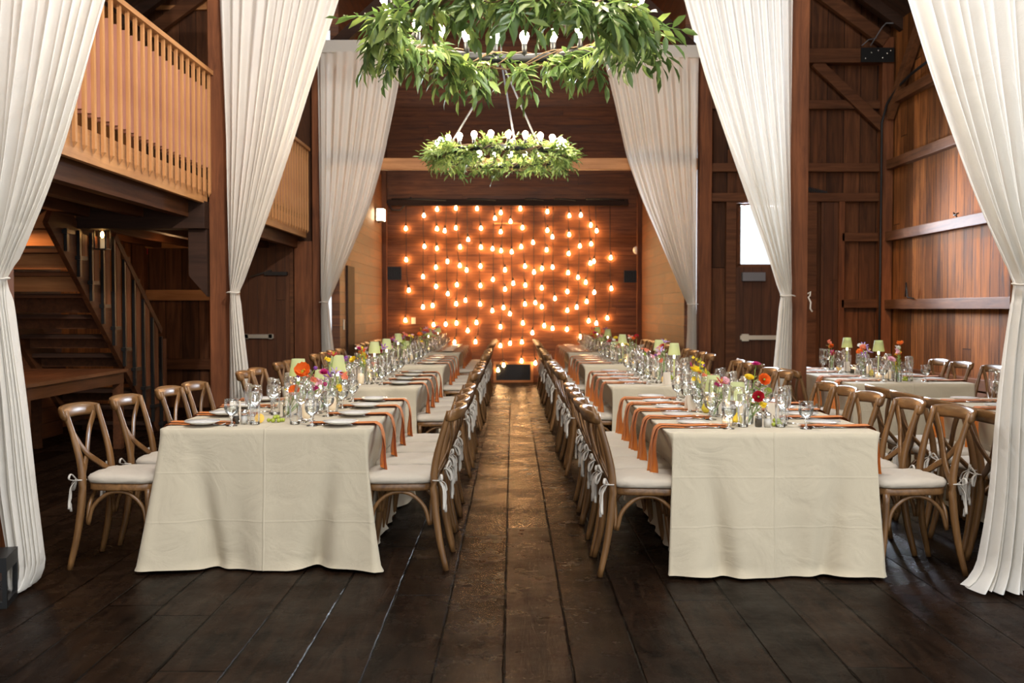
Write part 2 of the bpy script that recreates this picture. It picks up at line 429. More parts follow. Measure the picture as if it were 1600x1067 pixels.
# ------------------------------------------------------------------ the setting
def struct(mb, name, mats, bevel=0.0, parent=None):
    o = mb.build(name, mats, parent)
    if parent is None: o['kind'] = 'structure'
    if bevel:
        b = o.modifiers.new('bevel', 'BEVEL'); b.width = bevel; b.segments = 2; b.limit_method = 'ANGLE'
    return o
YC, YE = 14.6, 19.6        # cross wall, end wall
XO, XP = 5.35, 2.64        # outer wall, inner face of the posts
struct(MB().box(-5.6, 5.6, -4, YE + 0.2, -0.1, 0), 'floor', M['floor'])
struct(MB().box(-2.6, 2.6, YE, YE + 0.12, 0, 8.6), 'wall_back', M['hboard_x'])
for sgn, nm in ((-1, 'wall_left_alcove'), (1, 'wall_right_alcove')):
    x0, x1 = sorted((sgn * 2.47, sgn * 2.59))
    struct(MB().box(x0, x1, YC + 0.1, YE, 0, 7.5), nm, M['hboard_y'])
for sgn, nm in ((-1, 'wall_left'), (1, 'wall_right')):
    x0, x1 = sorted((sgn * XO, sgn * (XO + 0.12)))
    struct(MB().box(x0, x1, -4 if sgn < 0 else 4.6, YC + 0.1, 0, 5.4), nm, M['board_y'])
# cross walls; the right one has a window hole
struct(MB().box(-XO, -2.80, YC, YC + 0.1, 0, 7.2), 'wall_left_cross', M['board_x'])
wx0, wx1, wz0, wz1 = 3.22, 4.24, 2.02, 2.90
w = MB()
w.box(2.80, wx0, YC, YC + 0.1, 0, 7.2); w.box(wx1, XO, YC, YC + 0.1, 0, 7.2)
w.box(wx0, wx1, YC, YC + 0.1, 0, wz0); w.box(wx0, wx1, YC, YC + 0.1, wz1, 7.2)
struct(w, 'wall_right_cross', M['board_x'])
# roof
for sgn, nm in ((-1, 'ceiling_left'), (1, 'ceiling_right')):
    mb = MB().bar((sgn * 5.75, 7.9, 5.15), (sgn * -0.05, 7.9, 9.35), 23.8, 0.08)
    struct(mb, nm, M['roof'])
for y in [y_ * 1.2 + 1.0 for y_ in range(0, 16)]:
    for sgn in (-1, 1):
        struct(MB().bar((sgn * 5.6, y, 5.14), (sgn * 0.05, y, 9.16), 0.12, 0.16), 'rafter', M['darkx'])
# posts
for sgn in (-1, 1):
    for i, y in enumerate((5.32, 9.85, 14.55)):
        wd = (0.24, 0.17, 0.17)[i] if sgn > 0 else (0.24, 0.235, 0.17)[i]
        x0, x1 = sorted((sgn * XP, sgn * (XP + wd)))
        struct(MB().box(x0, x1, y - 0.1, y + 0.12, 0, 7.0), 'pillar', M['post'], 0.006)
    x0, x1 = sorted((sgn * 5.18, sgn * 5.34))
    struct(MB().box(x0, x1, 14.42, 14.58, 0, 5.2), 'pillar', M['post'], 0.006)
    x0, x1 = sorted((sgn * 2.38, sgn * 2.47))
    struct(MB().box(x0, x1, YE - 0.12, YE - 0.005, 0, 6), 'trim_%d' % (1 if sgn < 0 else 2), M['post'], 0.004)
# tie beams across the nave
for y, z in ((5.32, 5.22), (9.85, 5.22)):
    struct(MB().box(-XP, XP, y - 0.08, y + 0.1, z - 0.1, z + 0.12), 'beam', M['beamx'], 0.006)
struct(MB().box(-XP, XP, 14.47, 14.60, 4.87, 4.99), 'beam', M['beamx'], 0.006)
struct(MB().box(-2.62, 2.62, 14.50, 14.62, 3.37, 3.53), 'beam', M['pinex'], 0.006)
struct(MB().box(-XP, XP, 14.5, 14.66, 6.2, 6.4), 'beam', M['darkx'], 0.006)
for sgn in (-1, 1):
    struct(MB().bar((sgn * 2.6, 14.55, 5.0), (sgn * 1.2, 14.55, 6.3), 0.14, 0.16), 'brace', M['darkx'])
# aisle beams on the right, girts, braces
struct(MB().box(2.81, 5.18, 14.40, 14.58, 4.84, 5.04), 'beam', M['beamx'], 0.006)
for z, x0 in ((4.28, 2.81), (3.40, 2.81), (2.98, 2.81), (2.42, 4.66), (1.48, 4.66)):
    struct(MB().box(x0, 5.18, 14.50, 14.595, z - 0.06, z + 0.06), 'girt', M['beamx'], 0.005)
for z in (4.3, 3.42, 2.42, 1.47, 0.55):
    struct(MB().box(5.24, 5.345, 4.6, 14.42, z - 0.065, z + 0.065), 'girt', M['beamy'], 0.005)
struct(MB().bar((4.25, 14.47, 4.86), (5.22, 14.47, 3.95), 0.07, 0.15), 'brace', M['beamx'], 0.005)
struct(MB().bar((5.27, 14.40, 4.1), (5.27, 13.3, 5.1), 0.10, 0.15), 'brace', M['beamy'], 0.005)
struct(MB().bar((5.22, 14.45, 5.14), (3.0, 14.45, 6.75), 0.10, 0.17), 'rafter', M['beamx'], 0.005)
struct(MB().bar((-5.22, 14.45, 5.14), (-3.0, 14.45, 6.75), 0.10, 0.17), 'rafter', M['beamx'], 0.005)
sp_ = MB().box(4.98, 5.42, 14.385, 14.40, 4.84, 5.04)
for i in range(6): sp_.lathe([(0.011, 0), (0.011, 0.008)], 8, 1, (0, 0, 0))
pl = empty('steel_plate', (5.1, 14.385, 4.94)); tag(pl, 'black bolted steel plate joining beam and corner post high up', 'metal plate')
MB().box(-0.24, 0.22, -0.012, 0.012, -0.10, 0.10).build('plate', M['blackmetal'], pl)
for (bx, bz) in ((-0.18, -0.05), (-0.1, 0.03), (0.0, 0.06), (0.06, -0.04), (0.12, 0.02), (0.17, 0.06)):
    b = MB().lathe([(0.012, 0), (0.012, 0.01), (0.006, 0.014)], 8); b.xf(Matrix.Translation((bx, -0.012, bz)) @ Matrix.Rotation(R(90), 4, 'X'))
    b.build('bolt', M['steel'], pl)
# conduit and cables beside the corner post
def cable(name, pts, r, label, mat='blackrubber', cat='cable'):
    o = MB().tube(pts, r, 6).build(name, M[mat]); return tag(o, label, cat)
cable('conduit', [(5.16, 14.38, 0.02), (5.165, 14.385, 2.0), (5.16, 14.38, 4.0), (5.2, 14.3, 4.25), (5.24, 14.0, 4.42), (5.26, 13.6, 4.5), (5.26, 12.9, 4.55)], 0.018, 'dark conduit running up the corner post of the right aisle')
cable('cable', [(4.98, 14.35, 5.06), (5.06, 14.3, 5.2), (5.1, 14.25, 5.28), (5.14, 14.2, 5.33), (5.2, 14.1, 5.30)], 0.008, 'grey cable looping above the bolted steel plate', 'greybox')
cable('cable', [(4.86, 14.35, 5.06), (4.95, 14.34, 5.14), (5.06, 14.33, 5.16)], 0.007, 'short grey cable arching beside the steel plate', 'greybox')
cable('cable', [(5.22, 13.6, 1.57), (5.21, 13.55, 1.75), (5.2, 13.5, 1.66), (5.21, 13.5, 1.56), (5.215, 13.3, 1.54)], 0.01, 'small dark cable coil on the lower girt of the right wall')
cable('hook', [(5.24, 8.9, 1.54), (5.2, 8.9, 1.6), (5.19, 8.86, 1.55), (5.19, 8.75, 1.56), (5.2, 8.7, 1.62)], 0.008, 'dark iron hook on the lower girt near the front curtain', 'blackmetal', 'hook')
cable('hook', [(5.24, 12.1, 2.49), (5.2, 12.1, 2.54), (5.19, 12.06, 2.5), (5.19, 11.95, 2.52)], 0.008, 'dark iron hook on the upper girt of the right wall', 'blackmetal', 'hook')
mk = MB(); mp_ = []
for i in range(34):
    t = i / 33
    mp_.append((4.18 + 0.30 * t, 14.593, 3.10 - 0.05 * t + 0.055 * math.sin(i * 2.1) * (1 - 0.4 * t)))
mk.tube(mp_, 0.008, 5)
tag(mk.build('painted_scribble', M['blackrubber']), 'black hand-painted scribble high on the right cross wall boards', 'marking')
# door and window in the right cross wall
d1 = empty('door_1', (3.15, 14.6, 0)); d1['kind'] = 'structure'
b = MB(); b.box(0.0, 1.1, -0.06, -0.005, 0, 2.0); b.build('door_leaf', M['door_x'], d1)
b = MB(); b.box(-0.12, 0.02, -0.08, -0.002, 0, 2.93); b.box(1.02, 1.16, -0.08, -0.002, 0, 2.93); b.box(0.02, 1.02, -0.08, -0.002, 2.90, 3.0)
b.build('door_frame', M['beamx'], d1)
b = MB(); b.box(0.08, 0.98, -0.115, -0.075, 0.97, 1.03); b.box(0.1, 0.2, -0.12, -0.06, 0.95, 1.05); b.box(0.88, 0.97, -0.12, -0.06, 0.95, 1.05)
b.build('push_bar', M['cream_metal'], d1)
b = MB(); b.box(0.10, 0.42, -0.16, -0.07, 1.80, 1.92); b.build('door_closer', M['greybox'], d1)
wn = empty('window_1', (3.22, 14.6, 2.02)); wn['kind'] = 'structure'
b = MB(); b.box(0, 0.94, -0.03, 0.0, -0.03, 0.0); b.box(0, 0.94, 0.0, 0.08, -0.03, 0.02); b.box(0, 0.03, 0, 0.08, 0, 0.88); b.box(1.0, 1.02, 0, 0.08, 0, 0.88); b.box(0, 1.02, 0, 0.08, 0.85, 0.88)
b.build('window_frame', M['beamx'], wn)
MB().box(0.03, 1.0, 0.04, 0.046, 0.0, 0.85).build('pane', thin_glass('window_glass'), wn)
struct(MB().box(4.38, 4.62, 14.54, 14.598, 0, 2.92), 'trim_3', M['door_x'], 0.004)
struct(MB().box(4.62, 4.70, 14.50, 14.598, 0, 2.92), 'trim_4', M['post'], 0.004)
# door in the left cross wall
d2 = empty('door_2', (-4.0, 14.6, 0)); d2['kind'] = 'structure'
MB().box(0, 0.85, -0.05, -0.004, 0, 2.36).build('door_leaf', M['door_x'], d2)
b = MB(); b.box(0.18, 0.62, -0.10, -0.06, 0.99, 1.045); b.box(0.2, 0.26, -0.1, -0.045, 0.98, 1.05); b.box(0.55, 0.6, -0.1, -0.045, 0.98, 1.05); b.build('push_bar', M['cream_metal'], d2)
b = MB(); b.box(0.5, 0.82, -0.12, -0.05, 1.88, 1.93); b.bar((0.3, -0.1, 1.86), (0.6, -0.1, 1.95), 0.02, 0.02); b.build('door_closer', M['blackmetal'], d2)
b = MB(); b.box(-0.08, 0.0, -0.07, -0.002, 0, 2.45); b.box(0.85, 0.90, -0.07, -0.002, 0, 2.45); b.build('door_frame', M['beamx'], d2)
struct(MB().box(-3.08, -2.82, 14.50, 14.598, 0, 2.36), 'trim_5', M['post'], 0.004)
for z in (2.34, 1.60, 0.62):
    struct(MB().box(-5.34, -4.12, 14.50, 14.595, z - 0.075, z + 0.075), 'girt', M['pinex'] if z > 1 else M['beamx'], 0.005)
struct(MB().box(-4.28, -4.18, 14.49, 14.595, 0, 2.3), 'trim_6', M['post'], 0.004)
# ventilation grille high on the left cross wall
vg = empty('wall_grille', (-4.65, 14.58, 5.75)); tag(vg, 'slatted grille in a wooden frame high above the loft', 'vent')
b = MB(); b.box(-0.36, 0.36, -0.05, 0, -0.14, -0.08); b.box(-0.36, 0.36, -0.05, 0, 0.5, 0.56); b.box(-0.36, -0.3, -0.05, 0, -0.08, 0.5); b.box(0.3, 0.36, -0.05, 0, -0.08, 0.5); b.build('grille_frame', M['pinex'], vg)
b = MB()
for i in range(26): b.box(-0.3 + i * 0.0235, -0.288 + i * 0.0235, -0.03, -0.012, -0.08, 0.5)
b.build('slats', M['post'], vg)
MB().box(-0.3, 0.3, -0.01, 0.0, -0.08, 0.5).build('backing', M['vent'], vg)

# ------------------------------------------------------------------ loft on the left
struct(MB().box(-XO, -2.92, 3.0, YC - 0.02, 2.46, 2.60), 'loft_floor', M['roof'])
for x in (-5.0, -4.5, -4.0, -3.5, -3.08):
    struct(MB().box(x - 0.05, x + 0.05, 3.0, YC - 0.02, 2.27, 2.46), 'joist', M['stair'])
for y0, y1 in ((3.0, 9.74), (9.98, 14.4)):
    struct(MB().box(-2.93, -2.885, y0, y1, 2.40, 2.63), 'trim_%d' % (7 if y0 < 5 else 8), M['piney'], 0.003)
struct(MB().box(-XO, -2.88, 9.62, 9.84, 2.16, 2.42), 'beam', M['darkx'], 0.006)
b = MB()
b.add([(-3.06, 9.70, 2.16), (-2.885, 9.70, 2.16), (-2.885, 9.70, 1.52), (-3.06, 9.70, 1.72), (-3.06, 9.84, 2.16), (-2.885, 9.84, 2.16), (-2.885, 9.84, 1.52), (-3.06, 9.84, 1.72)],
      [(0, 3, 2, 1), (4, 5, 6, 7), (0, 1, 5, 4), (1, 2, 6, 5), (2, 3, 7, 6), (3, 0, 4, 7)])
struct(b, 'brace', M['darkx'], 0.004)
def railing(y0, y1, label):
    rl = empty('balcony_railing', (-2.86, y0, 2.44)); tag(rl, label, 'railing', None)
    L = y1 - y0
    b = MB().box(-0.05, 0.04, 0, L, 1.17, 1.21); b.build('handrail', M['piney'], rl)
    n = int(L / 0.158)
    lit_patch_me = MB().box(-0.125, -0.0065, -0.022, 0.024, 0.30, 1.03).mesh('slat', M['lit_loftpine'])  # board shaped as the lit patch on each baluster's side face
    proto = None
    for i in range(n + 1):
        y = 0.03 + i * (L - 0.06) / n
        if proto is None:
            q = MB(); q.box(-0.006, 0.016, -0.018, 0.018, 0.06, 1.17)
            q.add([(-0.006, -0.018, 0.06), (0.016, -0.018, 0.06), (0.016, 0.018, 0.06), (-0.006, 0.018, 0.06), (-0.006, 0.0, 0.02), (-0.006, 0.0, 0.02)], [(0, 1, 4), (2, 3, 4), (1, 2, 4), (3, 0, 4)])
            proto = q.build('baluster', M['pinez'], rl)
            proto.location = (0, y, 0)
        else:
            c = proto.copy(); COL.objects.link(c); c.parent = rl; c.location = (0, y, 0)
        c = bpy.data.objects.new('slat', lit_patch_me); COL.objects.link(c); c.parent = rl; c.location = (0, y, 0)
    b = MB().box(-0.125, -0.09, 0, L, 0.16, 0.19); b.build('bottom_rail', M['piney'], rl)
    return rl
railing(3.4, 9.74, 'pine balcony railing of the loft in the near bay')
railing(9.98, 14.4, 'pine balcony railing of the loft behind the middle curtain')

# staircase: climbs toward the camera, seen from below
st = empty('staircase', (-4.1, 11.9, 0)); tag(st, 'dark wooden open staircase rising to the loft beside boards', 'stairs')
ys, zs = -2.75, 2.25
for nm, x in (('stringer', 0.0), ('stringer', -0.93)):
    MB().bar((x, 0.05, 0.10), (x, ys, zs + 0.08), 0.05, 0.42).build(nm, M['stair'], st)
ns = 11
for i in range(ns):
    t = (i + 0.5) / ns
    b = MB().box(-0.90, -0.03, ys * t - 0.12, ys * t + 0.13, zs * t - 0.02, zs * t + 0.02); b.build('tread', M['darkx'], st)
    b = MB().box(-0.90, -0.03, ys * t + 0.09, ys * t + 0.11, zs * t - (0.165 if t > 0.6 else 0.125), zs * t - 0.02); b.build('riser', M['pinex'] if t > 0.72 else M['stair'], st)  # paler upper risers: lantern light put into the wood colour
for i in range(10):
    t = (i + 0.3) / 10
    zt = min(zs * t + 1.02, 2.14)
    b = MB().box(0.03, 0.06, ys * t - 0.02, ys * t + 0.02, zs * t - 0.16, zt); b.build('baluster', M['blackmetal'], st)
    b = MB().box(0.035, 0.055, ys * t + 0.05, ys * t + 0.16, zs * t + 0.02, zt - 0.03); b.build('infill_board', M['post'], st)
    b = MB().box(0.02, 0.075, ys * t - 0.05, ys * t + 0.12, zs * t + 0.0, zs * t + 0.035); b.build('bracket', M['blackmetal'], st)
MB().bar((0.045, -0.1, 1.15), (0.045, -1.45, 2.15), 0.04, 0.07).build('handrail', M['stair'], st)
# under-stair board wall and the counter in front of it
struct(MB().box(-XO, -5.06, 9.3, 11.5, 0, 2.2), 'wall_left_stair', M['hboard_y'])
ct = empty('side_table', (-4.35, 9.3, 0)); tag(ct, 'long dark wooden side table in the shadow under the stairs', 'table')
MB().box(-0.55, 0.45, -1.1, 1.1, 0.77, 0.80).build('tabletop', M['beamy'], ct)
MB().box(-0.50, 0.42, -1.05, 1.05, 0.66, 0.77).build('apron', M['stair'], ct)
for (x, y) in ((-0.45, -1.0), (0.38, -1.0), (-0.45, 1.0), (0.38, 1.0)):
    MB().box(x - 0.04, x + 0.04, y - 0.04, y + 0.04, 0, 0.66).build('leg', M['stair'], ct)
# lantern hung near the head of the stairs
ln = empty('candle_lantern', (-3.97, 9.95, 1.99)); tag(ln, 'small lit candle lantern hanging beside the stair balusters', 'lantern')
b = MB().box(-0.06, 0.06, -0.06, 0.06, -0.01, 0.0)
for sx in (-1, 1):
    for sy in (-1, 1): b.box(sx * 0.055 - 0.005, sx * 0.055 + 0.005, sy * 0.055 - 0.005, sy * 0.055 + 0.005, 0, 0.22)
b.box(-0.065, 0.065, -0.065, 0.065, 0.22, 0.235); b.build('frame', M['blackmetal'], ln)
MB().lathe([(0.02, 0), (0.02, 0.10)], 12).build('candle', M['frost'], ln)
MB().ball((0, 0, 0.135), 0.018, 8, 6, sz=1.8).build('flame', M['flame'], ln)
def point(name, loc, power, color, r=0.04, parent=None):
    d = bpy.data.lights.new(name, 'POINT'); d.energy = power; d.color = color; d.shadow_soft_size = r
    o = bpy.data.objects.new(name, d); COL.objects.link(o); o.location = loc
    return o
point('lantern_light', (-4.62, 9.05, 2.17), 20, (1.0, 0.48, 0.18))
point('lantern_light', (-4.3, 12.9, 2.0), 7, (1.0, 0.55, 0.25))
fa = empty('fire_alarm', (-5.22, 14.595, 2.25)); tag(fa, 'red fire alarm pull by the staircase balusters', 'fire alarm')
MB().box(-0.045, 0.045, -0.03, 0.0, -0.07, 0.07).build('housing', M['red'], fa)
MB().ball((0.02, -0.035, 0.0), 0.02, 8, 6).build('button', M['white'], fa)
# right aisle bench
bn = empty('wall_bench', (5.08, 9.6, 0)); tag(bn, 'plain wooden bench along the right wall behind the chairs', 'bench')
MB().box(-0.17, 0.15, -2.4, 2.4, 0.42, 0.47).build('seat', M['beamy'], bn)
MB().box(-0.15, -0.11, -2.4, 2.4, 0.30, 0.42).build('apron', M['beamy'], bn)
for y in (-2.3, -0.8, 0.8, 2.3): MB().box(-0.14, 0.12, y - 0.03, y + 0.03, 0, 0.42).build('leg', M['stair'], bn)

# ------------------------------------------------------------------ end wall: light strands and fittings
def wallpt(px, py, Y):     # a photograph pixel (1600x1067) read off as a position at distance Y
    t = R(1.84); f = 1600.0
    dx = (px - 800) / f; dz = -(py - 533.5) / f
    d = Vector((dx, math.cos(t) + dz * math.sin(t), -math.sin(t) + dz * math.cos(t)))
    k = Y / d.y
    return Vector((d.x * k, Y, H_CAM + d.z * k))
bulbs = [(343,125),(441,120),(551,122),(675,143),(777,122),(918,137),(1032,159),(274,158),(645,173),(726,189),(1092,156),(1144,208),(180,226),(342,227),(383,237),(441,223),(572,225),(675,243),(788,221),(918,235),(944,270),(1031,257),(1174,238),(505,283),(843,298),(277,319),(342,329),(463,322),(572,323),(632,331),(677,341),(732,347),(781,321),(914,337),(1087,317),(1146,306),(1029,356),(182,389),(397,397),(337,428),(462,419),(497,442),(569,422),(697,441),(801,422),(848,453),(890,434),(945,427),(1026,456),(1142,407),(1160,397),(1248,377),(270,477),(634,491),(740,511),(1077,480),(338,528),(446,519),(569,523),(697,542),(803,521),(888,535),(1118,506),(1022,554),(196,547),(399,566),(1162,558),(1251,538),(491,600),(855,613),(957,590),(1122,606),(270,635),(320,627),(443,618),(567,620),(631,653),(689,638),(801,619),(889,634),(1022,652),(1071,635),(723,670),(178,704),(325,727),(388,724),(444,718),(503,757),(548,716),(673,738),(790,718),(840,769),(901,732),(945,746),(1020,751),(1133,707),(1173,719),(1230,692),(434,818),(543,816),(673,836),(723,824),(785,817),(1090,790),(661,963),(690,938),(783,915),(855,927)]
strand_x = [183, 270, 334, 392, 448, 499, 562, 637, 683, 730, 792, 847, 900, 948, 1025, 1082, 1132, 1168, 1243]
ORD = ['first', 'second', 'third', 'fourth', 'fifth', 'sixth', 'seventh', 'eighth', 'ninth', 'tenth', 'eleventh', 'twelfth', 'thirteenth', 'fourteenth', 'fifteenth', 'sixteenth', 'seventeenth', 'eighteenth', 'nineteenth', 'twentieth']
assign = {i: [] for i in range(len(strand_x))}
for (bx, by) in bulbs:
    k = min(range(len(strand_x)), key=lambda i: abs(strand_x[i] - bx))
    assign[k].append((bx, by))
def pear_bulb(): return MB().lathe([(0.010, -0.012), (0.014, -0.03), (0.022, -0.045), (0.025, -0.06), (0.022, -0.075), (0.012, -0.084), (0.0005, -0.086)], 10)
bulb_mesh = pear_bulb().mesh('bulb', M['bulb_warm'])
sock_mesh = MB().lathe([(0.008, 0.05), (0.015, 0.045), (0.016, 0.0), (0.012, -0.008)], 8).mesh('socket', M['blackrubber'])
top_z = wallpt(800, 290 + 95 / 3.334, YE - 0.1).z
for k, bl in assign.items():
    bl.sort(key=lambda b: b[1])
    depth = YE - 0.06 - (0.05 if k % 2 else 0.0)
    x0 = wallpt(580 + strand_x[k] / 3.334, 400, depth).x
    root = empty('light_strand', (x0, depth, top_z))
    side_w = ORD[k]
    tag(root, 'black vertical strand of warm bulbs, %s from the left on the end wall' % side_w, 'string lights', 'bulb strands on the end wall')
    pts = [Vector((0, 0, 0))]
    loc = []
    for (bx, by) in bl:
        p = wallpt(580 + bx / 3.334, 290 + by / 3.334, depth)
        loc.append((p.x - x0, p.z - top_z))
    for (lx, lz) in loc:
        pts.append(Vector((lx * 0.15, 0, lz + 0.3))); pts.append(Vector((lx * 0.45, 0, lz + 0.13)))
    pts = [p for i, p in enumerate(pts) if i == 0 or p.z < pts[i - 1].z - 0.02] if len(pts) > 1 else pts
    out = [pts[0]]
    for p in pts[1:]:
        if p.z < out[-1].z - 0.02: out.append(p)
    if len(out) > 1: MB().tube(out, 0.006, 5).build('cord', M['blackrubber'], root)
    for (lx, lz) in loc:
        b = bpy.data.objects.new('bulb', bulb_mesh); COL.objects.link(b); b.parent = root; b.location = (lx, 0, lz + 0.06)
        s_ = bpy.data.objects.new('socket', sock_mesh); COL.objects.link(s_); s_.parent = b
        MB().tube([(lx * 0.45, 0, lz + 0.13), (lx, 0, lz + 0.105)], 0.005, 5).build('lead', M['blackrubber'], root)
rb = MB().box(-2.35, 2.2, YE - 0.12, YE - 0.001, top_z - 0.035, top_z + 0.09)
tag(rb.build('mounting_board', M['darkx']), 'long dark board the bulb strands hang from', 'board')
fx = MB()
for (a, b2) in ((612, 697), (730, 775), (820, 850), (866, 900), (915, 975)):
    p0 = wallpt(a, 311, YE - 0.12); p1 = wallpt(b2, 313, YE - 0.12)
    p0.y = p1.y = YE - 0.13; fx.tube([p0, (p0 + p1) / 2 + Vector((0, 0, 0.012)), p1], 0.016, 6)
tag(fx.build('supply_cable', M['blackrubber']), 'thick black supply cable along the top of the strand board', 'cable')
p = wallpt(608, 318, YE - 0.1)
cable('cable', [p + Vector(v) for v in ((-0.15, 0, 0.02), (-0.02, 0, 0.02), (0.02, 0, 0.08), (-0.03, 0, 0.06), (0.0, 0, -0.02), (0.05, 0, -0.12), (0.2, 0, -0.13), (0.32, 0, 0.0), (0.42, 0, 0.12))], 0.016, 'black cable looping at the upper left of the end wall')
def vent(px0, px1, py0, py1, label, framed=False):
    a = wallpt(px0, py1, YE - 0.02); b2 = wallpt(px1, py0, YE - 0.02)
    v = empty('wall_vent', ((a.x + b2.x) / 2, YE, a.z)); tag(v, label, 'vent')
    hw = (b2.x - a.x) / 2; hh = b2.z - a.z
    MB().box(-hw, hw, -0.03, -0.002, 0, hh).build('backing', M['vent'], v)
    q = MB(); n = int(hw * 2 / 0.03)
    for i in range(n): q.box(-hw + (i + 0.3) * 2 * hw / n, -hw + (i + 0.6) * 2 * hw / n, -0.045, -0.03, 0.01, hh - 0.01)
    q.build('louvres', M['blackmetal'], v)
    t = 0.05 if framed else 0.015
    q = MB(); q.box(-hw - t, hw + t, -0.05, -0.002, -t, 0); q.box(-hw - t, hw + t, -0.05, -0.002, hh, hh + t); q.box(-hw - t, -hw, -0.05, -0.002, 0, hh); q.box(hw, hw + t, -0.05, -0.002, 0, hh)
    q.build('frame', M['pinex'] if framed else M['blackmetal'], v)
vent(604, 626, 418, 436, 'small black vent on the left of the end wall')
vent(976, 997, 424, 440, 'small black vent on the right of the end wall')
vent(775, 829, 569, 594, 'wide dark floor-level grille in a wooden frame at the aisle end', True)
p = wallpt(995, 391, YE)
sd = MB().lathe([(0.075, 0), (0.075, 0.02), (0.06, 0.04), (0.02, 0.045)], 20); sd.xf(Matrix.Translation((p.x, YE, p.z)) @ Matrix.Rotation(R(90), 4, 'X'))
tag(sd.build('smoke_detector', M['white']), 'round white smoke detector at the right edge of the end wall', 'smoke detector')
p = wallpt(646, 501, YE)
tag(MB().box(p.x - 0.04, p.x + 0.04, YE - 0.01, YE - 0.001, p.z - 0.06, p.z + 0.06).build('switch_plate', M['paper']), 'cream switch plate low on the end wall', 'switch')
p = wallpt(794, 349, YE - 0.03)
tag(MB().box(p.x - 0.28, p.x + 0.26, YE - 0.03, YE - 0.005, p.z - 0.012, p.z + 0.012).build('wall_batten', M['pinex']), 'thin pale wooden batten among the upper bulbs', 'batten')
# flood lamp at the left corner
fl = empty('flood_lamp', (-2.42, 18.6, 3.10)); tag(fl, 'bright square flood lamp on the alcove wall beside the left curtain', 'lamp')
MB().box(-0.02, 0.10, -0.12, 0.12, -0.11, 0.11).build('housing', M['greybox'], fl)
b = MB(); b.box(-0.01, 0.105, -0.135, -0.121, -0.1, 0.1); b.box(0.101, 0.112, -0.11, 0.11, -0.1, 0.1); b.build('lens', M['flood'], fl)
MB().tube([(-0.04, 0, -0.05), (0.0, 0, -0.13), (0.05, 0, -0.11)], 0.012, 6).build('bracket', M['blackmetal'], fl)
# dark doorway on the alcove's left wall
dd = MB().box(-2.49, -2.44, 15.25, 15.9, 0, 2.05)
o = dd.build('door_3', M['darkx']); o['kind'] = 'structure'
sw = MB().box(-2.468, -2.455, 14.98, 15.06, 1.1, 1.25)
tag(sw.build('switch_plate', M['paper']), 'small switch plate beside the dark door of the alcove', 'switch')

